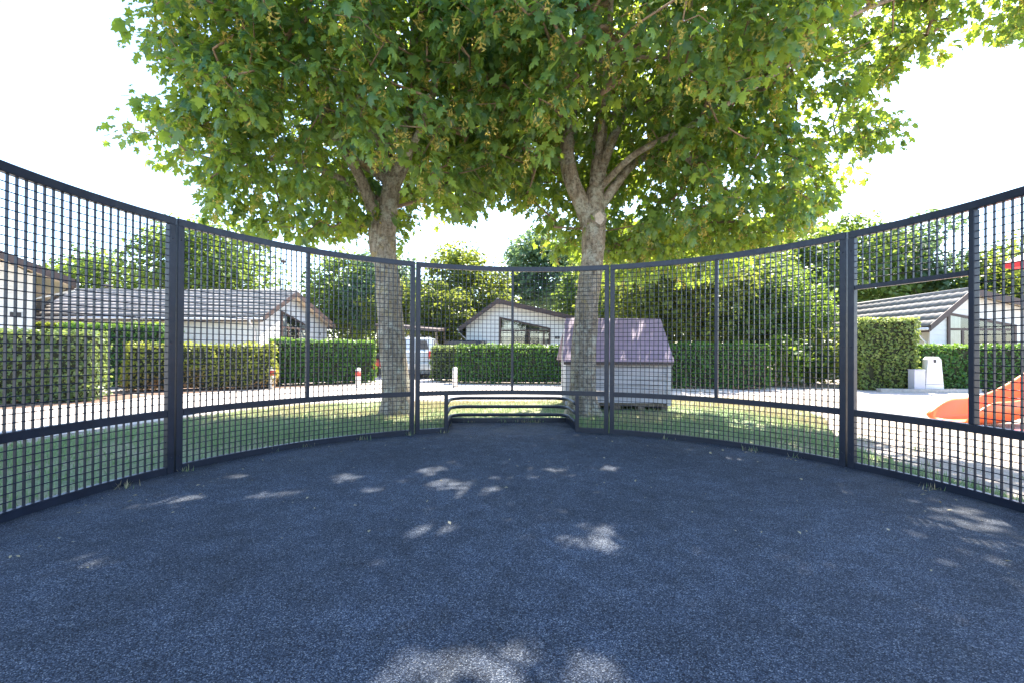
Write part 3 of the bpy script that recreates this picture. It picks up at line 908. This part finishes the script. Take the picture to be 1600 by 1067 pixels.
shrub('shrub', 8.9, 11.2, 1.25, .7, 'leaf_mid', 'mid green shrub left of the tall hedge block', 52)
shrub('shrub', 9.6, 11.6, 1.7, .8, 'leaf_dark', 'dark shrub close against the tall hedge block', 53)
shrub('shrub', -5.4, 15.2, 1.5, .5, 'leaf_yellow', 'yellow leaved shrub beside the red scooter', 54, 700)
shrub('shrub', 10.78, 9.75, 1.12, .2, 'leaf_lime', 'small lime plant behind the white meter cabinet', 55, 250, .08)

# ------------------------------------------------------------------ chalets
def clip_row(ztop, xl, xr, z0, z1):
    """x range of the gable at two heights"""
    return None
def chalet(label, loc, rz, W, Ln, zl, zr, xr_, zr_, windows=(), plate=None, tile=(True, True), oh=.32, door=None):
    """gable at local y=0 facing -y, body towards +y; x from 0 to W; eaves zl, zr; ridge at (xr_, zr_)"""
    e = empty('chalet', loc, rz, label, 'chalet', 'white weatherboarded chalets')
    sl = (zr_ - zl) / xr_; sr = (zr_ - zr) / (W - xr_)
    m = MB().prism([(.02, -.02), (W - .02, -.02), (W - .02, zr - .02), (xr_, zr_ - .03), (.02, zl - .02)], .02, Ln)
    m.build('wall', 'siding', e)
    # weatherboards on the gable and on both long sides
    bh = .165
    z = .1; i = 0
    while z < zr_ - .05:
        z1 = min(z + bh - .004, zr_ - .02)
        def xs(zz):
            a = 0 if zz <= zl else (zz - zl) / sl
            b = W if zz <= zr else W - (zz - zr) / sr
            return a, b
        a0, b0 = xs(z); a1, b1 = xs(z1)
        if b1 - a1 > .02:
            V = [(a0, -.012, z), (b0, -.012, z), (b1, .004, z1), (a1, .004, z1), (a0, .02, z), (b0, .02, z), (b1, .02, z1), (a1, .02, z1)]
            F = [(0, 1, 2, 3), (7, 6, 5, 4), (0, 4, 5, 1), (1, 5, 6, 2), (2, 6, 7, 3), (3, 7, 4, 0)]
            MB().add(V, F).build('board', 'siding', e)
        z += bh
    for side, zt in ((0, zl), (1, zr)):
        n = int((zt - .1) / bh)
        def mk(side=side):
            m = MB()
            s = -1 if side == 0 else 1
            V = [(s * .012, 0.02, 0), (s * .012, Ln, 0), (-s * .004, Ln, bh - .004), (-s * .004, 0.02, bh - .004), (-s * .02, 0.02, 0), (-s * .02, Ln, 0), (-s * .02, Ln, bh - .004), (-s * .02, 0.02, bh - .004)]
            F = [(0, 1, 2, 3), (7, 6, 5, 4), (0, 4, 5, 1), (1, 5, 6, 2), (2, 6, 7, 3), (3, 7, 4, 0)]
            return m.add(V, F).mesh('board', 'siding')
        me = mk()
        for i in range(n):
            obj('board', me, e, (0 if side == 0 else W, 0, .1 + i * bh))
    # corner posts
    for x in (0, W):
        MB().box(x - .045, x + .045, -.022, .05, 0, (zl if x == 0 else zr) - .02).build('corner_board', 'siding', e, bevel=.004)
    # roof slabs with tile courses, bargeboards and eave boards
    th = .07
    for side in (0, 1):
        if side == 0: x0, z0_, x1, z1_ = -oh, zl - sl * oh, xr_, zr_
        else: x0, z0_, x1, z1_ = W + oh, zr - sr * oh, xr_, zr_
        up = .03
        V = [(x0, -oh, z0_ + up), (x1, -oh, z1_ + up), (x1, Ln + oh, z1_ + up), (x0, Ln + oh, z0_ + up)]
        V += [(x, y, z + th) for x, y, z in V]
        F = [(0, 1, 2, 3), (7, 6, 5, 4), (0, 4, 5, 1), (1, 5, 6, 2), (2, 6, 7, 3), (3, 7, 4, 0)]
        roof = MB().add(V, F).build('roof', 'soffit', e)
        d = Vector((x1 - x0, 0, z1_ - z0_)); ln = d.length; d.normalize()
        nrm = Vector((-d.z, 0, d.x)) if side == 0 else Vector((d.z, 0, -d.x))
        if nrm.z < 0: nrm = -nrm
        pitch = .33; k = int(ln / pitch); pitch = ln / k
        nx = int((Ln + 2 * oh) / .075)
        V = []; F = []
        for j in range(nx + 1):
            y = -oh + (Ln + 2 * oh) * j / nx
            wv = .012 * math.sin(y / .3 * 2 * PI)
            for t, hgt in ((-.02, .012), (-.02, .055 + wv), (pitch, .022 + wv * .6)):
                q = d * t + nrm * hgt
                V.append((q.x, y, q.z))
        for j in range(nx):
            b = j * 3
            F += [(b, b + 1, b + 4, b + 3), (b + 1, b + 2, b + 5, b + 4)]
        me = mesh('tile_course', V, F, 'roof_tile', True)
        for i in range(k):
            obj('tile_course', me, roof, (x0 + d.x * pitch * i, 0, z0_ + up + th + d.z * pitch * i))
        # bargeboard on the gable verge and fascia at the eave
        bb = .2
        poly = [(x0, z0_ + up + th + .045 - bb), (x1, z1_ + up + th + .045 - bb), (x1, z1_ + up + th + .05), (x0, z0_ + up + th + .05)]
        if side == 1: poly = [(x, z) for x, z in poly][::-1]
        MB().prism(poly, -oh - .03, -oh - .003).build('bargeboard', 'trim_brown', roof)
        s = -1 if side == 0 else 1
        gx, gz = x0 + s * .07, z0_ + .02
        MB().tube([(gx, -oh, gz), (gx, Ln + oh, gz)], .045, 8).build('gutter', 'cabinet_white', roof, True)
        wx = -.06 if side == 0 else W + .06
        MB().tube([(gx, .12, gz - .04), (gx, .12, gz - .1), (wx, .12, gz - .4), (wx, .12, .05)], .032, 8).build('downpipe', 'cabinet_white', e, True)
        MB().box(min(x0 + s * .003, x0 + s * .028), max(x0 + s * .003, x0 + s * .028), -oh, Ln + oh, z0_ - .08, z0_ + up + th + .01).build('fascia', 'trim_brown', roof)
    m = MB(); m.tube([(xr_, -oh, zr_ + .12), (xr_, Ln + oh, zr_ + .12)], .075, 8)
    m.build('ridge_cap', 'roof_tile', e, True)
    for wn in windows:
        window(e, *wn)
    if plate:
        x, z = plate
        p = MB().box(x - .1, x + .1, -.03, -.016, z - .055, z + .055).build('number_plate', 'plate_black', e)
        MB().add([(x - .035, -.033, z - .03), (x + .025, -.033, z), (x - .035, -.033, z + .03), (x - .01, -.033, z)], [(0, 1, 3), (3, 1, 2)]).build('digit', 'cabinet_white', p)
    return e
def window(e, x0, x1, z0, ztl, ztr, mull=(), rail_z=None, curtains=()):
    """window on the gable: sill z0, slanted head from ztl to ztr"""
    def zt(x): return ztl + (ztr - ztl) * (x - x0) / (x1 - x0)
    fw = .075; y0, y1 = -.06, -.014
    wobj = MB().prism([(x0, z0), (x1, z0), (x1, ztr), (x0, ztl)], -.022, -.0145).build('window', 'dark_inside', e)
    fr = MB()
    fr.prism([(x0, z0), (x0 + fw, z0), (x0 + fw, zt(x0 + fw)), (x0, ztl)], y0, y1)
    fr.prism([(x1 - fw, z0), (x1, z0), (x1, ztr), (x1 - fw, zt(x1 - fw))], y0, y1)
    fr.prism([(x0 + fw, z0), (x1 - fw, z0), (x1 - fw, z0 + fw), (x0 + fw, z0 + fw)], y0 + .002, y1)
    fr.prism([(x0 + fw, zt(x0 + fw) - fw * 1.1), (x1 - fw, zt(x1 - fw) - fw * 1.1), (x1 - fw, zt(x1 - fw)), (x0 + fw, zt(x0 + fw))], y0 + .002, y1)
    fr.build('frame', 'trim_brown', wobj)
    for mx_ in mull:
        MB().box(mx_ - .04, mx_ + .04, y0 + .004, y1, z0 + fw, min((rail_z or 9) - .0, zt(mx_) - fw)).build('mullion', 'trim_brown', wobj)
    if rail_z:
        MB().box(x0 + fw, x1 - fw, y0 + .006, y1, rail_z, rail_z + .07).build('transom', 'trim_brown', wobj)
    for a, b in curtains:
        n = 24; V = []; F = []
        for i in range(n + 1):
            x = a + (b - a) * i / n
            y = -.026 - .005 * math.sin(i * 1.9)
            V += [(x, y, z0 + fw), (x, y, min(zt(x) - fw, rail_z + 5 if rail_z else 9))]
        F = [(2 * i, 2 * i + 2, 2 * i + 3, 2 * i + 1) for i in range(n)]
        obj('curtain', mesh('curtain', V, F, 'curtain', True), wobj)
    V = [(x0 + fw, -.04, z0 + fw), (x1 - fw, -.04, z0 + fw), (x1 - fw, -.04, zt(x1 - fw) - fw), (x0 + fw, -.04, zt(x0 + fw) - fw)]
    obj('pane', mesh('pane', V, [(0, 1, 2, 3)], 'glass'), wobj)

# middle chalet, gable to the camera
chalet('white chalet with brown gable boards behind the middle hedge', (-2.1, 17.6, 0), 0, 4.4, 8, 2.12, 2.45, 1.35, 3.12,
       windows=[(1.42, 3.68, .75, 2.50, 2.02, (2.05, 2.75, 3.4), 1.86, ((1.55, 1.95), (3.2, 3.55)))], plate=(4.0, 1.6))
# right chalet
chalet('white chalet with brown gable boards at the right edge', (13.45, 12.1, 0), 0, 5.4, 8.5, 2.02, 1.95, 1.05, 2.92,
       windows=[(.52, 2.75, .7, 2.32, 1.93, (1.0, 1.75, 2.35), 1.74, ((.62, .95),))])
# left chalet, its long roof to the camera and its gable to the right
chalet('long white chalet with a grey tiled roof, left of the maples', (-9.35, 14.0, 0), PI / 2, 6.0, 11, 2.2, 2.2, 2.2, 3.25,
       windows=[(1.55, 4.0, .7, 2.52, 2.05, (2.1, 3.0), 1.85, ((1.7, 2.0), (3.1, 3.8)))], plate=(5.2, 1.75))
# leftmost chalet, only its right gable corner is in view
chalet('white chalet corner with a wide brown eave at the far left edge', (-15.46, 6.42, 0), .87, 4.0, 7, 2.9, 2.98, 2.0, 3.8, plate=(3.72, 1.85), oh=.75)
def extras():
    # chimney pipe of the long chalet, mast behind it
    e = empty('flue_pipe', (-17.0, 16.4, 2.9), 0, 'dark flue pipe standing on the long chalet roof', 'chimney')
    MB().tube([(0, 0, -.3), (0, 0, .62)], .13, 12).build('pipe', 'trim_brown', e, True)
    MB().tube([(0, 0, .66), (0, 0, .74)], [.2, .14], 12).build('cowl', 'trim_brown', e, True)
    e = empty('lamp_mast', (-12.5, 22, 0), 0, 'thin grey lamp mast behind the long chalet', 'lamp post')
    MB().tube([(0, 0, 0), (0, 0, 3), (0, 0, 5.7)], [.09, .07, .05], 8).build('mast', 'alloy', e, True)
    MB().tube([(0, 0, 5.68), (0, 0, 5.78), (0, 0, 5.84)], [.09, .17, .06], 10).build('lamp_head', 'trim_brown', e, True)
    # far houses glimpsed between the trees
    def far_house(x, y, w_, d_, h, rh, wm, label):
        e = empty('far_house', (x, y, 0), 0, label, 'house')
        MB().prism([(-w_ / 2, 0), (w_ / 2, 0), (w_ / 2, h), (0, h + rh), (-w_ / 2, h)], 0, d_).build('wall', wm, e)
        for s in (-1, 1):
            V = [(s * (w_ / 2 + .3), -.3, h - rh * .6 / w_ + .05), (0, -.3, h + rh + .05), (0, d_ + .3, h + rh + .05), (s * (w_ / 2 + .3), d_ + .3, h - rh * .6 / w_ + .05)]
            V += [(a, b, c + .15) for a, b, c in V]
            MB().add(V, [(0, 1, 2, 3), (7, 6, 5, 4), (0, 4, 5, 1), (1, 5, 6, 2), (2, 6, 7, 3), (3, 7, 4, 0)]).build('roof', 'roof_tile', e)
        for s in (-.25, .25):
            wn = MB().box(s * w_ - .45, s * w_ + .45, -.04, -.004, h * .45, h * .8).build('window', 'dark_inside', e)
            MB().box(s * w_ - .03, s * w_ + .03, -.06, -.041, h * .45, h * .8).build('mullion', 'render_white', wn)
    far_house(-28, 26, 7, 8, 3.0, 1.6, 'brick_orange', 'orange gabled house far off between the left chalets')
    far_house(-6.3, 36, 6, 7, 4.6, 1.6, 'render_white', 'white house far off between the trees, behind the cars')
    # grey canopy over the parked cars
    e = empty('canopy', (-3.9, 16.2, 0), 0, 'dark grey canopy on posts behind the parked cars', 'canopy')
    V = [(-1.6, -1, 1.92), (.9, -1, 1.72), (.9, 1.4, 1.9), (-1.6, 1.4, 2.1)]
    V += [(a, b, c + .09) for a, b, c in V]
    MB().add(V, [(0, 1, 2, 3), (7, 6, 5, 4), (0, 4, 5, 1), (1, 5, 6, 2), (2, 6, 7, 3), (3, 7, 4, 0)]).build('canopy_roof', 'trim_brown', e)
    for x, z in ((-1.5, 1.9), (.8, 1.7)):
        for y in (-.9, 1.3):
            MB().box(x - .04, x + .04, y - .04, y + .04, 0, z + (.18 if y > 0 else .01)).build('post', 'wood_post', e)
extras()

# ------------------------------------------------------------------ playhouse
def playhouse():
    e = empty('playhouse', (1.62, 4.98, 0), -.03, 'weathered wooden playhouse with a purple roof behind the right maple', 'playhouse')
    w2, d = .84, 1.15
    ze, zr = .92, 1.55
    MB().prism([(.02, .16), (d - .02, .16), (d - .02, ze - .02), (d / 2, zr - .12), (.02, ze - .02)], -w2 + .02, w2 - .02)
    # front boards (facing the court)
    nb = 8; bh = (ze - .14) / nb
    for i in range(nb):
        z = .14 + i * bh
        MB().add([(-w2, -.012, z), (w2, -.012, z), (w2, .003, z + bh - .006), (-w2, .003, z + bh - .006), (-w2, .022, z), (w2, .022, z), (w2, .022, z + bh - .006), (-w2, .022, z + bh - .006)],
                 [(0, 1, 2, 3), (7, 6, 5, 4), (0, 4, 5, 1), (1, 5, 6, 2), (2, 6, 7, 3), (3, 7, 4, 0)]).build('board', 'playhouse_board', e)
        MB().box(-w2, w2, d - .022, d, z, z + bh - .006).build('board', 'playhouse_board', e)
    for s in (-1, 1):
        z = .14
        while z < zr - .1:
            z1 = min(z + bh - .006, zr - .06)
            def yr(zz): 
                k = 0 if zz <= ze else (zz - ze) / (zr - ze) * d / 2
                return .024 + k, d - .024 - k
            a0, b0 = yr(z); a1, b1 = yr(z1)
            if b1 - a1 > .03:
                x0, x1 = (s * w2 - .01, s * w2 + .01)
                V = [(x0, a0, z), (x0, b0, z), (x0, b1, z1), (x0, a1, z1), (x1, a0, z), (x1, b0, z), (x1, b1, z1), (x1, a1, z1)]
                MB().add(V, [(0, 1, 2, 3), (7, 6, 5, 4), (0, 4, 5, 1), (1, 5, 6, 2), (2, 6, 7, 3), (3, 7, 4, 0)]).build('board', 'playhouse_board', e)
            z += bh
    for s in (-1, 1):
        MB().box(s * w2 - .03, s * w2 + .03, -.028, .0 + .03, .1, ze).build('corner_post', 'playhouse_board', e, bevel=.004)
    MB().box(-w2 + .02, w2 - .02, .03, d - .03, .1, .14).build('floor', 'pallet_wood', e)
    for y in (.05, d / 2, d - .05):
        MB().box(-w2, w2, y - .04, y + .04, .085, .1).build('pallet_slat', 'pallet_wood', e)
    for i in range(5):
        x = -w2 + .06 + (2 * w2 - .12) * i / 4
        MB().box(x - .05, x + .05, .02, d - .02, 0, .083).build('pallet_block', 'pallet_wood', e)
    oh = .09; pit = (zr - ze) / (d / 2)
    for s in (0, 1):
        y0 = -oh if s == 0 else d + oh
        z0 = ze - pit * oh
        V = [(-w2 - .09, y0, z0), (w2 + .06, y0, z0), (w2 + .03, d / 2, zr), (-w2 + .02, d / 2, zr)]
        V += [(a, b, c + .03) for a, b, c in V]
        MB().add(V, [(0, 1, 2, 3), (7, 6, 5, 4), (0, 4, 5, 1), (1, 5, 6, 2), (2, 6, 7, 3), (3, 7, 4, 0)]).build('roof', 'playhouse_roof', e, bevel=.004)
        yy = y0 + (.004 if s == 0 else -.004)
        MB().box(-w2 - .07, w2 + .05, min(y0, yy + .02) , max(y0, yy) if s else yy + .02, z0 - .05, z0 - .003).build('eave_batten', 'trim_brown', e)
playhouse()

# ------------------------------------------------------------------ bollards
def bollard(x, y, h, red, label):
    e = empty('bollard', (x, y, 0), 0, label, 'bollard', 'white wooden bollards along the road')
    w_ = .065
    prof = [(w_, 0), (w_, h - .05), (w_ * .85, h - .015), (w_ * .45, h)]
    MB().tube([(0, 0, z) for r, z in prof], [r for r, z in prof], 14).build('shaft', 'bollard_white', e, True)
    if red:
        MB().tube([(0, 0, h - .22), (0, 0, h - .09)], [w_ + .004] * 2, 14).build('red_band', 'bollard_red', e, True)
bollard(-6.28, 9.1, .55, True, 'white bollard with a red band in front of the yellowed hedge')
bollard(-4.22, 9.5, .52, True, 'white bollard with a red band at the end of the square hedge')
bollard(-1.68, 9.75, .55, False, 'plain white bollard at the left end of the middle hedge')

# ------------------------------------------------------------------ cars and scooter
def car(x, y, rz, paint, label, front=False):
    e = empty('parked_car', (x, y, 0), rz, label, 'car', 'cars parked under the canopy')
    # local: rear at y=0 facing -y, length towards +y, x across
    prof = [(.05, .32), (0, .55), (.03, .92), (.12, 1.0), (.42, 1.40), (.8, 1.47), (1.9, 1.45), (2.75, 1.0), (3.75, .86), (3.95, .6), (3.9, .3)]
    if front:
        prof = [(4.0 - a, b) for a, b in prof][::-1]
    V = []; F = []
    n = len(prof)
    xs = [-.84, -.78, -.4, 0, .4, .78, .84]
    for xx in xs:
        for a, b in prof:
            tum = max(0, b - .95) * .26
            f = xx / .84
            s = f * (.84 - tum)
            V.append((s, a + (1 - f * f) * (-.05 if a < 2 else .05), b - .03 * f ** 4))
    for i in range(len(xs) - 1):
        for k in range(n - 1):
            F.append((i * n + k, i * n + k + 1, (i + 1) * n + k + 1, (i + 1) * n + k))
    F += [tuple(range(n - 1, -1, -1)), tuple((len(xs) - 1) * n + k for k in range(n))]
    MB().add(V, F).build('body', paint, e)
    def band(name, pts, mat):
        MB().add(pts, [(0, 1, 2, 3)]).build(name, mat, e)
    band('rear_window', [(-.62, .105, 1.04), (.62, .105, 1.04), (.53, .34, 1.35), (-.53, .34, 1.35)], 'dark_inside')
    for s in (-1, 1):
        V = [(s * .846, .55, .98), (s * .846, 2.6, .98), (s * .742, 1.95, 1.38), (s * .742, .8, 1.38)]
        band('side_window', V, 'dark_inside')
        MB().box(s * .72 - .09, s * .72 + .09, -.03, .12, .72, .98).build('tail_light' if not front else 'headlight', 'tail_red' if not front else 'cabinet_white', e, bevel=.02)
        for yy in (.75, 3.2):
            wv = MB().tube([(s * .66, yy, .31), (s * .7, yy, .31), (s * .84, yy, .31), (s * .855, yy, .31)], [.28, .31, .31, .28], 18).build('wheel', 'tyre', e, True)
            MB().tube([(s * .85, yy, .31), (s * .862, yy, .31)], [.19, .18], 14).build('rim', 'alloy', wv, True)
    MB().box(-.8, .8, -.09, .1, .34, .56).build('bumper', paint, e, bevel=.03)
    MB().box(-.26, .26, -.105, -.091, .42, .53).build('number_plate', 'cabinet_white', e)
car(-3.7, 13.4, .06, 'car_white', 'silver hatchback seen from behind, beyond the left maple trunk')
car(-2.1, 14.8, -.05, 'car_dark', 'dark grey car partly hidden by the short grey green hedge', True)
def scooter():
    e = empty('motor_scooter', (-5.15, 14.2, 0), .9, 'small red motor scooter standing left of the silver hatchback', 'scooter')
    for y in (-.5, .5):
        MB().tube([(-.05, y, .22), (-.03, y, .22), (.03, y, .22), (.05, y, .22)], [.17, .22, .22, .17], 16).build('wheel', 'tyre', e, True)
    MB().prism([(-.02, .3), (.1, .3), (.1, .95), (-.02, .95)], -.2, .2)
    V, F = tube_geo([(0, -.45, .5), (0, -.1, .55), (0, .2, .35), (0, .42, .55), (0, .44, .95)], [.13, .16, .12, .1, .06], 10)
    obj('body', mesh('body', V, F, 'bollard_red', True), e)
    MB().tube([(0, -.55, .74), (0, -.2, .78), (0, .08, .74)], [.08, .11, .07], 10).build('seat', 'tyre', e, True)
    MB().tube([(-.3, .4, 1.02), (0, .45, .98), (.3, .4, 1.02)], .02, 8).build('handlebar', 'tyre', e, True)
    MB().tube([(0, .47, .3), (0, .5, .22)], .05, 8).build('fork', 'alloy', e, True)
scooter()

# ------------------------------------------------------------------ meter cabinets at the gap in the right hedge
def cabinets():
    e = empty('meter_cabinet', (10.8, 9.2, 0), -.3, 'white tapering meter cabinet between the tall and the low right hedge', 'cabinet')
    MB().prism([(-.2, .0), (.2, .0), (.187, .2), (-.187, .2)], -.12, .14).build('plinth', 'cabinet_white', e, bevel=.006)
    MB().prism([(-.187, .206), (.187, .206), (.14, .84), (.09, .91), (-.09, .91), (-.14, .84)], -.12, .14).build('housing', 'cabinet_white', e, bevel=.012)
    MB().box(-.025, .025, -.135, -.12, .76, .84).build('lock', 'plate_black', e)
    e = empty('meter_cabinet', (10.36, 9.15, 0), -.1, 'lower pale cabinet tucked against the tall hedge', 'cabinet')
    MB().box(-.13, .13, -.1, .12, 0, .56).build('housing', 'cabinet_grey', e, bevel=.008)
    MB().box(-.135, .135, -.105, .125, .562, .585).build('lid', 'cabinet_grey', e)
    P = smooth2([(9.3, 9.0), (10.2, 8.92), (11.0, 8.95), (12.0, 9.1)], 6)
    V = []; F = []
    for x, y in P: V += [(x, y, 0), (x, y, .09), (x, y + .14, .09), (x, y + .14, 0)]
    for i in range(len(P) - 1):
        for k in range(4):
            a, b = i * 4 + k, i * 4 + (k + 1) % 4
            F.append((a, b, b + 4, a + 4))
    F += [(3, 2, 1, 0), tuple(len(P) * 4 - 4 + k for k in range(4))]
    k_ = MB().add(V, F).build('kerb', 'concrete'); k_['kind'] = 'structure'
cabinets()

# ------------------------------------------------------------------ slide and its tower
def slide():
    e = empty('slide', (5.75, 3.55, 0), math.radians(12), 'orange plastic slide outside the cage opening', 'slide')
    # local: x along the chute from its exit, y across, z up
    path = spline([(0, 0, .09, 0), (.5, 0, .08, 0), (.95, 0, .11, 0), (1.5, 0, .28, 0), (2.3, 0, .66, 0), (3.1, 0, 1.04, 0), (3.45, 0, 1.1, 0)], 6)
    sect = [(-.27, .26), (-.245, .275), (-.22, .25), (-.2, .06), (-.13, .0), (.13, .0), (.2, .06), (.22, .25), (.245, .275), (.27, .26), (.235, .02), (.14, -.035), (-.14, -.035), (-.235, .02)]
    V = []; F = []; n = len(sect)
    for i, p in enumerate(path):
        k = min(1, .12 + i / 7)
        k = math.sin(k * PI / 2)
        for y, z in sect:
            V.append((p[0] - .0, y, p[2] + (z * k if z > 0 else z)))
    for i in range(len(path) - 1):
        for j in range(n):
            a, b = i * n + j, i * n + (j + 1) % n
            F.append((a, b, b + n, a + n))
    F += [tuple(range(n - 1, -1, -1)), tuple((len(path) - 1) * n + j for j in range(n))]
    me = MB().add(V, F).mesh('chute', 'slide_orange', True)
    obj('chute', me, e)
    MB().box(.22, .42, -.12, .12, 0, .06).build('foot', 'slide_orange', e, bevel=.01)
    t = empty('play_tower', (9.55, 4.85, 0), math.radians(12), 'play tower with a red pointed roof beyond the right edge', 'play tower')
    for sx in (-1, 1):
        for sy in (-1, 1):
            MB().box(sx * .5 - .045, sx * .5 + .045, sy * .5 - .045, sy * .5 + .045, 0, 2.56).build('post', 'wood_post', t, bevel=.006)
    MB().box(-.44, .44, -.44, .44, 1.05, 1.11).build('platform', 'wood_post', t)
    hw = .80
    MB().add([(-hw, -hw, 2.5), (hw, -hw, 2.5), (hw, hw, 2.5), (-hw, hw, 2.5), (-hw, -hw, 2.6), (hw, -hw, 2.6), (hw, hw, 2.6), (-hw, hw, 2.6), (0, 0, 3.25)],
             [(3, 2, 1, 0), (0, 1, 5, 4), (1, 2, 6, 5), (2, 3, 7, 6), (3, 0, 4, 7), (4, 5, 8), (5, 6, 8), (6, 7, 8), (7, 4, 8)]).build('roof', 'slide_red', t)
    m = MB().box(5.95, 8.0, 2.75, 3.2, -.003, .03)
    o = m.build('landing_mat', 'slide_red', bevel=.006)
    tag(o, 'low red mat on the sand below the orange slide', 'mat')
slide()

# ------------------------------------------------------------------ grass, weeds, fallen bits
def inside(poly, P):
    x, y = P[:, 0], P[:, 1]; ins = np.zeros(len(P), bool); n = len(poly)
    for i in range(n):
        x1, y1 = poly[i]; x2, y2 = poly[(i + 1) % n]
        c = ((y1 > y) != (y2 > y)) & (x < (x2 - x1) * (y - y1) / (y2 - y1 + 1e-12) + x1)
        ins ^= c
    return ins
BL_V = np.array([(-.07, 0, 0), (.07, 0, 0), (.0, .25, 1)], float); BL_F = np.array([(0, 1, 2)])
def blades(P, hh, mat, name, r):
    n = len(P)
    a = r.random(n) * 2 * PI; t = r.normal(0, .5, n)
    x = np.c_[np.cos(a), np.sin(a), np.zeros(n)]; 
    z = np.c_[-np.sin(a) * np.sin(t), np.cos(a) * np.sin(t), np.cos(t)]
    y = np.cross(z, x)
    R = np.stack([x, y, z], 2)
    V, F = scatter(P, R, hh * (.5 + .9 * r.random(n)), BL_V, BL_F)
    return tri_mesh(name, V, F, mat)
def lawn_grass():
    r = np.random.default_rng(77)
    P = np.c_[r.uniform(-6, 5, 230000), r.uniform(-1, 7.2, 230000)]
    P = P[inside(lawn_in, P)]
    P = P[np.hypot(P[:, 0], P[:, 1]) > 3.06]
    c, s = math.cos(ROT), math.sin(ROT)
    Q = np.c_[c * P[:, 0] - s * P[:, 1], s * P[:, 0] + c * P[:, 1]]
    P = P[~((np.abs(Q[:, 0]) < .83) & (Q[:, 1] > 0) & (Q[:, 1] < 3.8))]
    nz = np.array([mnoise.noise(Vector((p[0] * .7, p[1] * .7, 3.3))) + .5 * mnoise.noise(Vector((p[0] * 2.1, p[1] * 2.1, 1))) for p in P])
    keep = r.random(len(P)) < np.clip(.75 + nz * .9, .12, 1)
    P = P[keep]; nz = nz[keep]
    dry = (nz + .28 * (P[:, 1] - 5.0) + .35 * (P[:, 0] - 2.6).clip(0, 3) * .6 + r.normal(0, .3, len(P))) > .12
    for msk, mt, nm, lb in ((~dry, 'grass', 'lawn_grass', 'short green grass of the lawn round the cage'), (dry, 'grass_dry', 'dry_grass', 'straw coloured dry grass between the maples and the road')):
        p3 = np.c_[P[msk], np.full(msk.sum(), .006)]
        o = obj(nm, blades(p3, .05, mt, nm, r)); tag(o, lb, 'grass', kind='stuff')
    # tufts against the foot of the fence and on the trodden sand
    cs = []
    for a in np.r_[r.uniform(-1.75, 1.75, 26)]:
        rr = 3.0 + r.choice([-.035, .035]) + r.normal(0, .008)
        if abs(math.degrees(a - ROT)) < 15: continue
        cs.append((rr * math.sin(a), rr * math.cos(a), .5))
    for k in range(10):
        cs.append((-.16 + r.uniform(-.68, .68), 3.66 + r.normal(0, .015), .5))
    for k in range(60):
        cs.append((r.uniform(3.3, 6.5), r.uniform(-.2, 5), .8))
    P = []
    for x, y, s_ in cs:
        n = int(r.integers(14, 40))
        P.append(np.c_[x + r.normal(0, .035 * (1 + s_), n), y + r.normal(0, .02 * (1 + s_), n), np.full(n, .008)])
    P = np.concatenate(P)
    h = len(P) // 2; idx = r.permutation(len(P))
    tag(obj('weeds', blades(P[idx[:h]], .05, 'grass', 'weeds', r)), 'green weed tufts at the foot of the cage and on the sand', 'weeds', kind='stuff')
    tag(obj('dry_weeds', blades(P[idx[h:]], .045, 'grass_dry', 'dry_weeds', r)), 'dry weed tufts at the foot of the cage and on the sand', 'weeds', kind='stuff')
    # fallen leaves, seeds and grit on the court
    n = 520
    a = r.uniform(-1.9, 1.9, n); q = 3 * np.sqrt(r.random(n)) * .97
    k = q > 2.4; sel = k | (r.random(n) < .45)
    P = np.c_[q * np.sin(a), q * np.cos(a), np.full(n, .018)][sel]
    R = rots(len(P), np.tile((0, 0, 1.), (len(P), 1)), .25, r)
    V, F = scatter(P, R, .009 + .026 * r.random(len(P)) ** 4, SL_V, SL_F)
    tag(obj('leaf_litter', tri_mesh('leaf_litter', V, F, 'grass_dry')), 'dry seeds and leaf bits scattered on the tarmac', 'litter', kind='stuff')
lawn_grass()
